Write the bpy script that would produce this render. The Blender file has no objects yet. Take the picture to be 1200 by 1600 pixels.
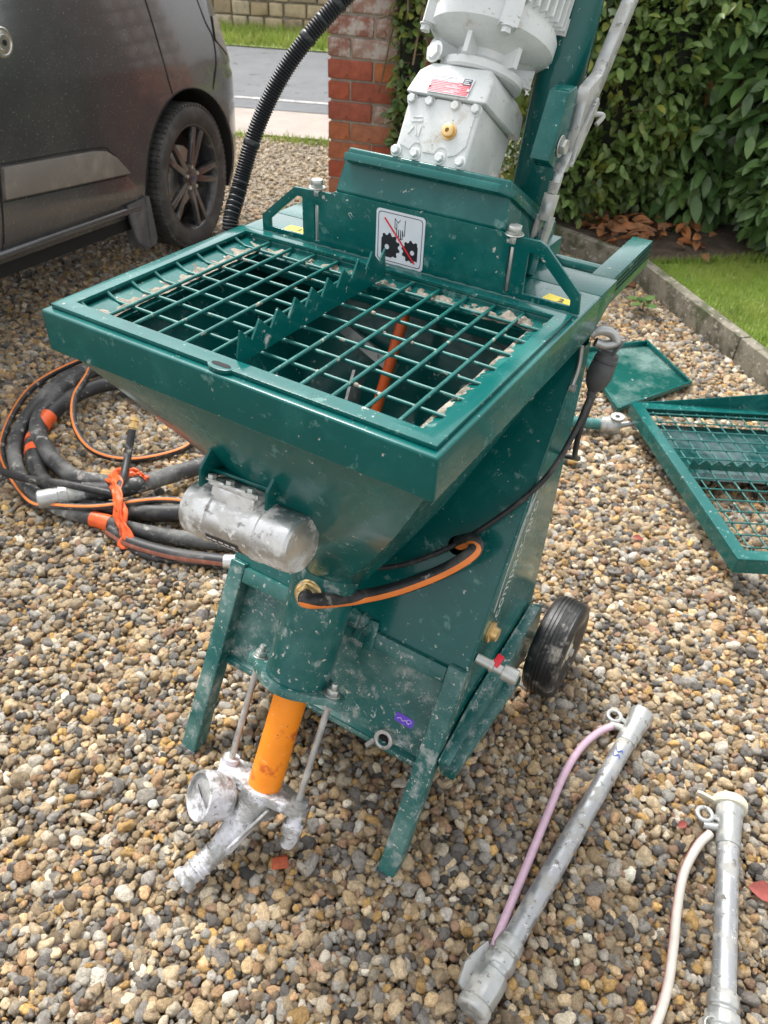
import bpy, bmesh, math, random
import numpy as np
from mathutils import Vector, Matrix
random.seed(7); RNG = np.random.default_rng(11)
R = math.radians
scene = bpy.context.scene
COL = scene.collection

# ------------------------------------------------------------------ camera
CAM_P = Vector((0.639, -0.647, 1.578)); CAM_F = 1193.4
_p, _roll, _az = 0.6823, 0.0509, -0.5216
_fw = Vector((math.sin(_az)*math.cos(_p), math.cos(_az)*math.cos(_p), -math.sin(_p)))
_rt = Vector((math.cos(_az), -math.sin(_az), 0)); _up = _rt.cross(_fw)
CR = math.cos(_roll)*_rt + math.sin(_roll)*_up
CU = -math.sin(_roll)*_rt + math.cos(_roll)*_up
cd = bpy.data.cameras.new('camera'); cam = bpy.data.objects.new('camera', cd); COL.objects.link(cam)
M = Matrix((CR, CU, -_fw)).transposed().to_4x4(); M.translation = CAM_P
cam.matrix_world = M
cd.sensor_fit = 'VERTICAL'; cd.sensor_height = 36; cd.sensor_width = 27
cd.lens = CAM_F/1600*36; cd.clip_start = 0.02; cd.clip_end = 200
cd.dof.use_dof = True; cd.dof.focus_distance = 1.35; cd.dof.aperture_fstop = 8.0
scene.camera = cam
# ------------------------------------------------------------------ light: bright overcast
SUN_EL, SUN_AZ = R(58), R(-60)          # azimuth from +y towards +x
w = bpy.data.worlds.new('World'); scene.world = w; w.use_nodes = True
nt = w.node_tree; bg = nt.nodes['Background']
sky = nt.nodes.new('ShaderNodeTexSky'); sky.sky_type = 'NISHITA'; sky.sun_disc = False
sky.sun_elevation = SUN_EL; sky.sun_rotation = SUN_AZ; sky.dust_density = 3.0; sky.air_density = 1.0
hs = nt.nodes.new('ShaderNodeHueSaturation'); hs.inputs['Saturation'].default_value = 0.10
nt.links.new(sky.outputs[0], hs.inputs['Color']); nt.links.new(hs.outputs[0], bg.inputs['Color'])
bg.inputs['Strength'].default_value = 0.15
sd = bpy.data.lights.new('sun', 'SUN'); sd.energy = 1.5; sd.angle = R(16); sd.color = (1, .97, .92)
sun = bpy.data.objects.new('sun', sd); COL.objects.link(sun)
sdir = Vector((math.sin(SUN_AZ)*math.cos(SUN_EL), math.cos(SUN_AZ)*math.cos(SUN_EL), math.sin(SUN_EL)))
sun.rotation_euler = sdir.to_track_quat('Z', 'Y').to_euler(); sun.location = sdir*20
vs = scene.view_settings; vs.view_transform = 'Standard'; vs.look = 'None'; vs.gamma = 1
vs.use_curve_mapping = False; vs.exposure = 1.32
scene.render.engine = 'CYCLES'
cy = scene.cycles; cy.max_bounces = 6; cy.diffuse_bounces = 3; cy.glossy_bounces = 3; cy.transmission_bounces = 2; cy.transparent_max_bounces = 4

# ------------------------------------------------------------------ helpers
def project(P):
    d = Vector(P)-CAM_P; z = d.dot(_fw)
    return 600+CAM_F*d.dot(CR)/z, 800-CAM_F*d.dot(CU)/z, z

def tag(o, label=None, cat=None, group=None, kind=None):
    if label: o['label'] = label
    if cat: o['category'] = cat
    if group: o['group'] = group
    if kind: o['kind'] = kind
    return o

def empty(name, loc=(0, 0, 0), parent=None):
    o = bpy.data.objects.new(name, None); COL.objects.link(o); o.location = loc
    o.empty_display_size = .1
    if parent: o.parent = parent
    return o

def link(name, me, mat=None, parent=None, M=None):
    o = bpy.data.objects.new(name, me); COL.objects.link(o)
    if mat and not me.materials: me.materials.append(mat)
    if parent:
        o.parent = parent
        o.matrix_parent_inverse = Matrix.Identity(4)
        pl = parent_world(parent); o.matrix_basis = pl.inverted() @ (M or Matrix.Identity(4))
    elif M: o.matrix_basis = M
    return o

def parent_world(p):
    m = p.matrix_basis.copy()
    while p.parent: p = p.parent; m = p.matrix_basis @ m
    return m

class B:
    """collects shapes into one bmesh"""
    def __init__(s, M=None): s.bm = bmesh.new(); s.M = M or Matrix.Identity(4)
    def _v(s, pts): return [s.bm.verts.new(s.M @ Vector(p)) for p in pts]
    def _f(s, vs):
        try: return s.bm.faces.new(vs)
        except ValueError: return None
    def box(s, a, b, M=None):
        x0, y0, z0 = a; x1, y1, z1 = b
        P = [(x0,y0,z0),(x1,y0,z0),(x1,y1,z0),(x0,y1,z0),(x0,y0,z1),(x1,y0,z1),(x1,y1,z1),(x0,y1,z1)]
        if M: P = [M @ Vector(p) for p in P]
        v = s._v(P)
        for f in ((0,3,2,1),(4,5,6,7),(0,1,5,4),(1,2,6,5),(2,3,7,6),(3,0,4,7)): s._f([v[i] for i in f])
        return s
    def bar(s, p0, p1, wx, wz, up=(0,0,1), over=0):
        p0, p1 = Vector(p0), Vector(p1); d = (p1-p0); L = d.length; d.normalize()
        x = d.cross(Vector(up)).normalized(); z = x.cross(d)
        M = Matrix((x, d, z)).transposed().to_4x4(); M.translation = p0
        return s.box((-wx/2, -over, -wz/2), (wx/2, L+over, wz/2), M)
    def ring(s, c, x, y, r, n, ph=0):
        return s._v([c + x*(r*math.cos(ph+2*math.pi*i/n)) + y*(r*math.sin(ph+2*math.pi*i/n)) for i in range(n)])
    def skin(s, rings, caps=True, closed=False):
        n = len(rings[0])
        for a, b in zip(rings, rings[1:]+([rings[0]] if closed else [])):
            for i in range(n): s._f([a[i], a[(i+1)%n], b[(i+1)%n], b[i]])
        if caps and not closed: s._f(rings[0][::-1]); s._f(rings[-1])
    def cyl(s, p0, p1, r0, r1=None, n=16, caps=True, ph=0):
        p0, p1 = Vector(p0), Vector(p1); r1 = r0 if r1 is None else r1
        d = (p1-p0).normalized(); x = d.orthogonal().normalized(); y = d.cross(x)
        s.skin([s.ring(p0, x, y, r0, n, ph), s.ring(p1, x, y, r1, n, ph)], caps); return s
    def lathe(s, prof, p, d, n=32, caps=True, x=None):
        p, d = Vector(p), Vector(d).normalized(); x = (Vector(x) if x else d.orthogonal()).normalized(); y = d.cross(x)
        s.skin([s.ring(p+d*h, x, y, max(r, 1e-4), n) for r, h in prof], caps); return s
    def tube(s, path, r, n=10, caps=True, rf=None, closed=False):
        P = [Vector(p) for p in path]; m = len(P); T = []
        for i in range(m):
            a = P[(i-1)%m] if (closed or i) else P[0]; b = P[(i+1)%m] if (closed or i < m-1) else P[-1]
            T.append((b-a).normalized())
        x = T[0].orthogonal().normalized(); rings = []
        for i in range(m):
            x = (x - T[i]*x.dot(T[i])).normalized(); y = T[i].cross(x)
            rr = rf(i) if rf else r
            rings.append(s.ring(P[i], x, y, rr, n))
        s.skin(rings, caps, closed); return s
    def plate(s, outer, M, t, holes=()):
        """flat sheet with holes: outline in local xy, thickness along local z"""
        M = s.M @ M; bm = s.bm; loops = [outer]+list(holes); allr = []
        new = []
        for z in (0, t):
            edges = []; rs = []
            for lp in loops:
                vs = [bm.verts.new(M @ Vector((p[0], p[1], z))) for p in lp]; rs.append(vs)
                for i in range(len(vs)): edges.append(bm.edges.new((vs[i], vs[(i+1)%len(vs)])))
            bmesh.ops.triangle_fill(bm, use_beauty=True, use_dissolve=False, edges=edges)
            allr.append(rs)
        for a, b in zip(*allr):
            for i in range(len(a)):
                j = (i+1)%len(a); s._f([a[i], a[j], b[j], b[i]])
        return s
    def build(s, name, mat, parent=None, bevel=0, seg=2, smooth=40, weld=0):
        bm = s.bm
        if weld: bmesh.ops.remove_doubles(bm, verts=bm.verts, dist=weld)
        bmesh.ops.recalc_face_normals(bm, faces=bm.faces)
        if bevel:
            E = [e for e in bm.edges if len(e.link_faces) == 2 and e.calc_face_angle(0) > R(28)]
            if E: bmesh.ops.bevel(bm, geom=E, offset=bevel, segments=seg, profile=.6, affect='EDGES', clamp_overlap=True)
        me = bpy.data.meshes.new(name); bm.to_mesh(me); bm.free()
        if smooth:
            for p in me.polygons: p.use_smooth = True
            me.set_sharp_from_angle(angle=R(smooth))
        return link(name, me, mat, parent)

def spline(pts, n=8, closed=False):
    P = [Vector(p) for p in pts]; m = len(P); out = []
    segs = m if closed else m-1
    for i in range(segs):
        p0 = P[(i-1)%m] if (closed or i > 0) else P[0]*2-P[1]
        p1, p2 = P[i], P[(i+1)%m]
        p3 = P[(i+2)%m] if (closed or i+2 < m) else P[-1]*2-P[-2]
        for k in range(n):
            t = k/n
            out.append(.5*((2*p1)+(p2-p0)*t+(2*p0-5*p1+4*p2-p3)*t*t+(3*p1-p0-3*p2+p3)*t**3))
    if not closed: out.append(P[-1])
    return out

def frame(o, x, y):
    x = Vector(x).normalized(); y = Vector(y); y = (y-x*y.dot(x)).normalized(); z = x.cross(y)
    M = Matrix((x, y, z)).transposed().to_4x4(); M.translation = Vector(o); return M

def text(name, s, size, M, mat, parent, thick=.0004, bold=0):
    c = bpy.data.curves.new(name, 'FONT'); c.body = s; c.size = size; c.extrude = thick; c.offset = bold
    c.align_x = 'CENTER'; c.align_y = 'CENTER'; c.resolution_u = 3
    o = bpy.data.objects.new('tmp', c); COL.objects.link(o)
    me = bpy.data.meshes.new_from_object(o); bpy.data.objects.remove(o)
    me.transform(M); me.name = name
    return link(name, me, mat, parent)

# ------------------------------------------------------------------ materials
MATS = {}
def mat(name, col, rough=.5, metal=0, var=.15, vs=12, bump=0, bs=60, coat=0, layers=(), rough_var=0, spec=.5, rand=None, trans=0, scratch=None):
    """procedural principled material. layers: (colour, scale, threshold, softness, rough, stretch) noise patches laid over: dirt, wear, painted reflection"""
    m = bpy.data.materials.new(name); m.use_nodes = True; t = m.node_tree; N = t.nodes; L = t.links
    b = N['Principled BSDF']; MATS[name] = m
    def nd(k, **kw):
        n = N.new(k)
        for a, v in kw.items(): setattr(n, a, v)
        return n
    tc = nd('ShaderNodeTexCoord'); co = tc.outputs['Object']
    def noise(sc, det=4, rgh=.6, stretch=None):
        n = nd('ShaderNodeTexNoise'); n.inputs['Scale'].default_value = sc; n.inputs['Detail'].default_value = det; n.inputs['Roughness'].default_value = rgh
        if stretch:
            mp = nd('ShaderNodeMapping'); mp.inputs['Scale'].default_value = stretch; L.new(co, mp.inputs[0]); L.new(mp.outputs[0], n.inputs['Vector'])
        else: L.new(co, n.inputs['Vector'])
        return n.outputs['Fac']
    def mix(f, a, c):
        x = nd('ShaderNodeMix', data_type='RGBA')
        if isinstance(f, float): x.inputs['Factor'].default_value = f
        else: L.new(f, x.inputs['Factor'])
        for i, q in ((6, a), (7, c)):
            if isinstance(q, tuple): x.inputs[i].default_value = (*q[:3], 1)
            else: L.new(q, x.inputs[i])
        return x.outputs[2]
    def ramp(f, lo, hi):
        r = nd('ShaderNodeMapRange'); r.inputs[1].default_value = lo; r.inputs[2].default_value = hi; L.new(f, r.inputs[0]); return r.outputs[0]
    base = col
    if rand:                                             # per-object colour
        oi = nd('ShaderNodeObjectInfo'); cr = nd('ShaderNodeValToRGB'); L.new(oi.outputs['Random'], cr.inputs[0])
        e = cr.color_ramp; e.interpolation = 'LINEAR'
        while len(e.elements) < len(rand): e.elements.new(.5)
        for i, c in enumerate(rand): e.elements[i].position = i/(len(rand)-1); e.elements[i].color = (*c, 1)
        base = cr.outputs[0]
    if var:
        f = ramp(noise(vs, 5), .3, .7)
        if rand:
            mm = nd('ShaderNodeMix', data_type='RGBA', blend_type='MULTIPLY'); mm.inputs['Factor'].default_value = 1
            L.new(base, mm.inputs[6])
            g = nd('ShaderNodeMapRange'); g.inputs[3].default_value = 1-var; g.inputs[4].default_value = 1+var*.6; L.new(f, g.inputs[0]); L.new(g.outputs[0], mm.inputs[7]); base = mm.outputs[2]
        else:
            base = mix(f, tuple(c*(1-var) for c in col), tuple(min(1, c*(1+var)) for c in col))
    rg = None
    if rough_var:
        q = nd('ShaderNodeMapRange'); q.inputs[1].default_value = .3; q.inputs[2].default_value = .7
        q.inputs[3].default_value = rough-rough_var; q.inputs[4].default_value = rough+rough_var; L.new(noise(vs*2.3, 6), q.inputs[0]); rg = q.outputs[0]
    mt = None
    for ly in layers:
        lc, sc, th, sf, lr = ly[:5]; st = ly[5] if len(ly) > 5 else None
        k = ramp(noise(sc, 8, .68, st), th, th+sf)
        base = mix(k, base, lc)
        x = nd('ShaderNodeMix', data_type='FLOAT'); L.new(k, x.inputs[0])
        if rg: L.new(rg, x.inputs[2])
        else: x.inputs[2].default_value = rough
        x.inputs[3].default_value = lr; rg = x.outputs[0]
        if metal:
            x = nd('ShaderNodeMix', data_type='FLOAT'); L.new(k, x.inputs[0])
            if mt: L.new(mt, x.inputs[2])
            else: x.inputs[2].default_value = metal
            x.inputs[3].default_value = 0; mt = x.outputs[0]
    if scratch:                                          # thin broken scuff lines: (colour, scale, width, mask threshold)
        scol, ssc, swd, smk = scratch
        df = nd('ShaderNodeMath', operation='SUBTRACT'); L.new(noise(ssc, 3, .5), df.inputs[0]); df.inputs[1].default_value = .5
        ab = nd('ShaderNodeMath', operation='ABSOLUTE'); L.new(df.outputs[0], ab.inputs[0])
        ln = nd('ShaderNodeMapRange'); ln.inputs[1].default_value = swd; ln.inputs[2].default_value = swd*.4; L.new(ab.outputs[0], ln.inputs[0])
        mk_ = ramp(noise(ssc*.55+3, 6, .7), smk, smk+.03); mu_ = nd('ShaderNodeMath', operation='MULTIPLY'); L.new(ln.outputs[0], mu_.inputs[0]); L.new(mk_, mu_.inputs[1])
        base = mix(mu_.outputs[0], base, scol)
    if isinstance(base, tuple): b.inputs['Base Color'].default_value = (*base, 1)
    else: L.new(base, b.inputs['Base Color'])
    if rg: L.new(rg, b.inputs['Roughness'])
    else: b.inputs['Roughness'].default_value = rough
    if mt: L.new(mt, b.inputs['Metallic'])
    else: b.inputs['Metallic'].default_value = metal
    b.inputs['Coat Weight'].default_value = coat; b.inputs['Coat Roughness'].default_value = .07
    b.inputs['Specular IOR Level'].default_value = spec
    if bump:
        bp = nd('ShaderNodeBump'); bp.inputs['Strength'].default_value = 1; bp.inputs['Distance'].default_value = bump
        L.new(noise(bs, 6, .65), bp.inputs['Height']); L.new(bp.outputs[0], b.inputs['Normal'])
    if trans:
        b.inputs['Transmission Weight'].default_value = 0
        tr = nd('ShaderNodeBsdfTranslucent'); ms = nd('ShaderNodeMixShader'); ms.inputs[0].default_value = trans
        if isinstance(base, tuple): tr.inputs[0].default_value = (*base, 1)
        else: L.new(base, tr.inputs[0])
        L.new(b.outputs[0], ms.inputs[1]); L.new(tr.outputs[0], ms.inputs[2]); L.new(ms.outputs[0], N['Material Output'].inputs[0])
    return m

PLASTER = (.52, .50, .45); DUST = (.34, .37, .35)
GREEN = (.002, .094, .086)
g_paint = mat('green_paint', GREEN, .22, 0, .10, 5, .00025, 14, coat=.26, rough_var=.05, spec=.25, scratch=((.42,.50,.47), 13, .0045, .635), layers=[
    ((.025,.165,.148), 6, .52, .22, .35), ((.10,.22,.20), 34, .60, .06, .7), (PLASTER, 75, .650, .025, .9), (PLASTER, 17, .675, .03, .9)])
g_dirty = mat('green_paint_dirty', GREEN, .34, 0, .2, 6, .0004, 20, coat=.15, rough_var=.1, scratch=((.4,.48,.45), 14, .006, .60), layers=[
    ((.07,.19,.17), 5, .44, .28, .6), (DUST, 24, .565, .12, .85), (PLASTER, 70, .61, .04, .9)])
g_foot = mat('green_paint_splashed', GREEN, .36, 0, .2, 6, .0004, 20, coat=.1, scratch=((.4,.48,.45), 20, .007, .58), layers=[
    ((.10,.21,.19), 8, .42, .25, .6), (DUST, 24, .52, .16, .85), (PLASTER, 90, .60, .05, .9)])
motor_g = mat('light_grey_paint', (.66,.69,.68), .42, 0, .08, 8, .0012, 60, layers=[((.47,.42,.34), 22, .575, .12, .8), ((.76,.77,.75), 9, .52, .15, .6), ((.30,.27,.23), 90, .64, .04, .8)])
zinc = mat('galvanised_steel', (.46,.47,.46), .42, .75, .14, 14, .0003, 70, rough_var=.1, layers=[((.46,.45,.41), 24, .50, .12, .85), ((.19,.18,.16), 60, .585, .05, .8)])
bolt_m = mat('zinc_bolt', (.50,.51,.48), .38, .7, .1, 30, layers=[((.52,.50,.44), 60, .55, .15, .8)])
alu = mat('cast_aluminium', (.60,.60,.59), .36, .85, .12, 18, .0004, 90, rough_var=.1, layers=[((.66,.65,.62), 16, .49, .10, .85), ((.30,.28,.26), 40, .58, .08, .8), ((.75,.74,.71), 55, .60, .04, .9)])
alu_tube = mat('aluminium_tube', (.42,.43,.44), .42, .75, .14, 9, .0003, 60, rough_var=.1, scratch=((.75,.75,.74), 30, .008, .5), layers=[((.38,.37,.34), 18, .49, .10, .8), ((.19,.175,.15), 50, .58, .05, .85)])
coated = mat('plaster_crusted_metal', (.38,.38,.37), .40, .6, .2, 14, .006, 60, layers=[((.60,.60,.63), 12, .48, .06, .9), ((.72,.72,.76), 26, .55, .06, .95), ((.20,.195,.18), 46, .60, .04, .5)])
crust = mat('dried_plaster', (.33,.29,.235), .95, 0, .3, 40, .005, 90, layers=[((.17,.145,.11), 35, .52, .08, .95), ((.50,.47,.41), 60, .58, .05, .95)])
orange = mat('orange_stator_rubber', (.92,.27,.008), .48, 0, .07, 12, .0006, 30, layers=[((.60,.12,.01), 26, .56, .10, .6), ((.85,.45,.2), 80, .63, .04, .8), ((.30,.12,.03), 60, .645, .03, .8)])
redshaft = mat('orange_red_shaft', (.85,.125,.018), .4, 0, .1, 10, layers=[(PLASTER, 40, .66, .08, .9)])
rubber = mat('black_rubber', (.022,.022,.024), .5, 0, .3, 14, .0005, 60, layers=[((.13,.125,.115), 9, .50, .18, .8), ((.32,.30,.27), 30, .59, .08, .9)])
rubber_d = mat('dusty_grey_rubber', (.05,.05,.05), .6, 0, .3, 14, .0008, 50, layers=[((.20,.20,.19), 7, .45, .2, .85), ((.38,.36,.33), 26, .56, .08, .9)])
plug_m = mat('grey_black_plug_rubber', (.075,.077,.08), .6, 0, .2, 30, .0004, 80, layers=[((.16,.16,.16), 20, .52, .2, .8)])
conduit_m = mat('black_corrugated_plastic', (.013,.014,.017), .38, 0, .1, 20, layers=[((.10,.10,.10), 30, .66, .1, .8)])
stripe = mat('orange_hose_stripe', (.85,.24,.05), .5, 0, .1, 30, layers=[((.25,.12,.07), 40, .64, .1, .8)])
tape = mat('orange_red_tape', (.82,.12,.025), .42, 0, .15, 25, .002, 60, layers=[((.4,.08,.03), 50, .66, .08, .6)])
brass = mat('brass', (.72,.50,.22), .35, .85, .15, 30, layers=[((.55,.48,.36), 40, .55, .15, .8)])
blackm = mat('black_plastic', (.012,.012,.013), .4, 0, .2, 20)
darkgap = mat('dark_gap', (.004,.004,.004), .8, 0, 0)
white = mat('white_print', (.72,.75,.80), .35, 0, .04, 30)
whitel = mat('white_lettering', (.48,.52,.49), .5, 0, .2, 60)
ink = mat('black_print', (.02,.021,.027), .4, 0, 0)
redp = mat('red_print', (.72,.03,.04), .4, 0, .05, 30)
redlabel = mat('red_name_plate', (.70,.06,.09), .4, 0, .1, 60)
yellow = mat('yellow_sticker', (.86,.68,.015), .4, 0, .05, 20)
purple = mat('purple_sticker', (.13,.05,.55), .4, 0, .15, 60)
purple_l = mat('pale_purple_print', (.55,.45,.85), .45, 0, 0)
pink = mat('pink_braided_hose', (.62,.42,.52), .4, 0, .1, 60, .0006, 220, layers=[((.45,.40,.40), 20, .6, .15, .7)])
cream = mat('cream_plastic', (.62,.58,.46), .45, 0, .1, 30, layers=[((.40,.36,.28), 30, .6, .15, .8)])
whitehose = mat('white_reinforced_hose', (.62,.57,.50), .4, 0, .08, 40, layers=[((.45,.40,.33), 15, .6, .15, .7)])
bluep = mat('blue_marking', (.05,.13,.55), .5, 0, 0)
redvalve = mat('red_valve_handle', (.75,.02,.04), .4, 0, .1, 40)
# ================================================================== SETTING
U2 = Vector((.92, .39, 0)).normalized(); N2 = Vector((-.39, .92, 0)).normalized()    # along / across the road
def rd(t, d, z=0): return U2*t + N2*d + Vector((0, 0, z))
KA, KB, KC = Vector((-1.75, 3.96, 0)), Vector((-.29, 3.50, 0)), Vector((2.4, .86, 0))   # kerb line
def lawn_side(x, y):
    p = Vector((x, y, 0))
    def s(a, b): d = b-a; return d.x*(p.y-a.y)-d.y*(p.x-a.x)
    return s(KA, KB) > 0 and s(KB, KC) > 0
APR = 5.68                                                            # apron starts here (across-road distance)

soil_m = mat('dark_grit', (.10,.08,.055), .9, 0, .4, 30, .01, 70, layers=[((.16,.13,.09), 90, .5, .1, .9)])  # dark brown base showing between the pebbles
grit_far = mat('sandy_grit', (.30,.245,.17), .95, 0, .35, 45, .012, 60, layers=[((.45,.40,.31), 60, .55, .1, .95), ((.12,.10,.07), 34, .6, .1, .95)])
asphalt = mat('asphalt', (.125,.13,.137), .85, 0, .12, 2.2, .003, 260, layers=[((.19,.192,.195), 180, .55, .08, .9), ((.09,.092,.098), 1.4, .52, .2, .85), ((.055,.056,.06), 5, .60, .04, .9)])
apron_m = mat('pale_tarmac', (.33,.285,.25), .9, 0, .14, 4, .003, 200, layers=[((.22,.19,.165), 25, .6, .12, .9)])
paint = mat('worn_white_paint', (.42,.41,.39), .7, 0, .15, 10, layers=[((.22,.22,.22), 16, .50, .12, .9)])
conc = mat('weathered_concrete', (.22,.20,.155), .9, 0, .25, 7, .004, 60, layers=[((.11,.10,.072), 12, .47, .12, .95), ((.44,.41,.35), 34, .58, .05, .9), ((.075,.09,.04), 6, .53, .1, .95)])
earth = mat('bare_soil', (.105,.075,.052), .95, 0, .4, 14, .02, 40)
mortar_m = mat('lime_mortar', (.42,.38,.31), .95, 0, .25, 30, .004, 90, layers=[((.16,.16,.11), 14, .58, .15, .95)])

def sheet(name, pts, z, m, n=0, kind='structure'):
    me = bpy.data.meshes.new(name); me.from_pydata([(p[0], p[1], z) for p in pts], [], [tuple(range(len(pts)))]); me.update()
    o = link(name, me, m); tag(o, kind=kind); return o
# one ground sheet, gently uneven, out to the horizon
sheet('ground', [(-90,-60),(90,-60),(90,120),(-90,120)], -.030, soil_m)
q = [rd(-9, 3.6), rd(4, 3.6), rd(4, APR+.1), rd(-9, APR+.1)]
sheet('grit_path', q, -.012, grit_far)
sheet('apron', [rd(-12, APR), rd(12, APR), rd(12, 6.6), rd(-12, 6.6)], .004, apron_m)
sheet('road', [rd(-60, 6.55), rd(60, 6.55), rd(60, 9.8), rd(-60, 9.8)], .008, asphalt)
sheet('road_marking', [rd(-60, 6.91), rd(60, 6.91), rd(60, 6.98), rd(-60, 6.98)], .012, paint)

# ---- gravel: tens of thousands of pebbles, one geometry-nodes object
PAL = np.array([(.43,.32,.19),(.36,.28,.185),(.48,.385,.26),(.29,.275,.255),(.37,.345,.305),(.215,.20,.19),(.50,.32,.125),(.54,.475,.375),
                (.085,.080,.075),(.31,.20,.135),(.43,.275,.155),(.26,.20,.135),(.33,.32,.30),(.60,.555,.48),(.45,.35,.23),(.145,.137,.132)])
PW = np.array([11,10,10,6,6,5,7,7,5,6,6,8,5,4,10,6], float); PW /= PW.sum()
def gravel_points():
    P, S = [], []
    rw = np.array(CR), np.array(CU), np.array(_fw); c0 = np.array(CAM_P)
    def layer(sp, zlo, zhi, z0, z1, keep=1., sz=1., jit=.34):
        xs = np.arange(-6.5, 3.2, sp); ys = np.arange(-1.2, 6.8, sp*.87)
        X, Y = np.meshgrid(xs, ys); X = X + ((np.arange(len(ys))%2)*sp*.5)[:, None]
        X = X.ravel(); Y = Y.ravel()
        X = X + RNG.uniform(-jit, jit, X.size)*sp; Y = Y + RNG.uniform(-jit, jit, Y.size)*sp
        d = np.stack([X, Y, np.zeros_like(X)], 1)-c0
        Z = d@rw[2]; Zs = np.maximum(Z, .05); px = 600+CAM_F*(d@rw[0])/Zs; py = 800-CAM_F*(d@rw[1])/Zs
        acr = X*N2.x+Y*N2.y
        ok = (Z > zlo) & (Z <= zhi) & (px > -260) & (px < 1460) & (py < 1800) & (acr < APR-.05+RNG.normal(0, .06, X.size)) & (RNG.random(X.size) < keep)
        X, Y = X[ok], Y[ok]
        s1 = (KB.x-KA.x)*(Y-KA.y)-(KB.y-KA.y)*(X-KA.x); s2 = (KC.x-KB.x)*(Y-KB.y)-(KC.y-KB.y)*(X-KB.x)
        ok = ~((s1 > -.02) & (s2 > -.02)); X, Y = X[ok], Y[ok]
        P.append(np.stack([X, Y, RNG.uniform(z0, z1, X.size)], 1)); S.append(np.full(X.size, sp*sz))
    layer(.0125, 0, 2.4, -.022, -.013, 1, .62)
    layer(.0140, 0, 2.4, -.013, -.001, .90, .61)
    layer(.0205, 0, 2.4, -.004, .004, .78, .48); layer(.013, 0, 2.2, -.010, -.001, .22, .40)
    layer(.017, 2.4, 4.6, -.016, -.007, 1, .66)
    layer(.021, 2.4, 4.6, -.008, .000, .8, .52)
    layer(.021, 4.6, 7.5, -.018, -.006, .85, .60)
    return np.concatenate(P), np.concatenate(S)
gp, gs = gravel_points(); NG = len(gp)
me = bpy.data.meshes.new('gravel'); me.vertices.add(NG); me.vertices.foreach_set('co', gp.astype(np.float32).ravel())
big = np.exp(RNG.normal(0, .30, NG)); big = np.clip(big, .5, 2.1)
scl = np.stack([RNG.uniform(.85, 1.3, NG), RNG.uniform(.70, 1.0, NG), RNG.uniform(.52, .9, NG)], 1)*(gs*big)[:, None]
rot = np.stack([RNG.normal(0, .5, NG), RNG.normal(0, .5, NG), RNG.uniform(0, 6.283, NG)], 1)
col = PAL[RNG.choice(len(PAL), NG, p=PW)]*np.array([1.05,1.01,.94])*np.exp(RNG.normal(0, .26, NG))[:, None]
acr = gp[:, 0]*N2.x+gp[:, 1]*N2.y; far = np.clip((acr-2.6)/1.8, 0, 1)[:, None]           # drier, browner grit towards the road
col = col*(1-.7*far)+np.array([.30,.24,.16])*.7*far
col4 = np.concatenate([np.clip(col, 0, 1), RNG.random((NG, 1))], 1)
for nm, ty, arr in (('rot', 'FLOAT_VECTOR', rot), ('scl', 'FLOAT_VECTOR', scl), ('pcol', 'FLOAT_COLOR', col4)):
    a = me.attributes.new(nm, ty, 'POINT'); a.data.foreach_set('color' if ty == 'FLOAT_COLOR' else 'vector', arr.astype(np.float32).ravel())
a = me.attributes.new('idx', 'INT', 'POINT'); NV = 14; a.data.foreach_set('value', RNG.integers(0, NV, NG).astype(np.int32))
gravel = link('gravel', me); tag(gravel, 'loose rounded tan and grey pebbles covering the drive', 'gravel', kind='stuff')
# pebble material
pm = bpy.data.materials.new('pebble'); pm.use_nodes = True; t = pm.node_tree; b = t.nodes['Principled BSDF']
at = t.nodes.new('ShaderNodeAttribute'); at.attribute_type = 'INSTANCER'; at.attribute_name = 'pcol'
tc = t.nodes.new('ShaderNodeTexCoord'); ad = t.nodes.new('ShaderNodeVectorMath'); ad.operation = 'ADD'
sc_ = t.nodes.new('ShaderNodeVectorMath'); sc_.operation = 'SCALE'; sc_.inputs['Scale'].default_value = 40
t.links.new(at.outputs['Color'], sc_.inputs[0]); t.links.new(tc.outputs['Object'], ad.inputs[0]); t.links.new(sc_.outputs[0], ad.inputs[1])
n1 = t.nodes.new('ShaderNodeTexNoise'); n1.inputs['Scale'].default_value = 1.9; n1.inputs['Detail'].default_value = 8; n1.inputs['Roughness'].default_value = .78; n1.inputs['Distortion'].default_value = .6
t.links.new(ad.outputs[0], n1.inputs['Vector'])
mr = t.nodes.new('ShaderNodeMapRange'); mr.inputs[1].default_value = .3; mr.inputs[2].default_value = .7; mr.inputs[3].default_value = .42; mr.inputs[4].default_value = 1.42
t.links.new(n1.outputs['Fac'], mr.inputs[0])
mu = t.nodes.new('ShaderNodeMix'); mu.data_type = 'RGBA'; mu.blend_type = 'MULTIPLY'; mu.inputs[0].default_value = 1
t.links.new(at.outputs['Color'], mu.inputs[6]); t.links.new(mr.outputs[0], mu.inputs[7])
t.links.new(mu.outputs[2], b.inputs['Base Color'])
mr2 = t.nodes.new('ShaderNodeMapRange'); mr2.inputs[3].default_value = .42; mr2.inputs[4].default_value = .8; t.links.new(at.outputs['Alpha'], mr2.inputs[0]); t.links.new(mr2.outputs[0], b.inputs['Roughness'])
bp = t.nodes.new('ShaderNodeBump'); bp.inputs['Strength'].default_value = .8; bp.inputs['Distance'].default_value = .006
n2 = t.nodes.new('ShaderNodeTexNoise'); n2.inputs['Scale'].default_value = 6; n2.inputs['Detail'].default_value = 5; t.links.new(ad.outputs[0], n2.inputs['Vector'])
t.links.new(n2.outputs['Fac'], bp.inputs['Height']); t.links.new(bp.outputs[0], b.inputs['Normal'])
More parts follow.
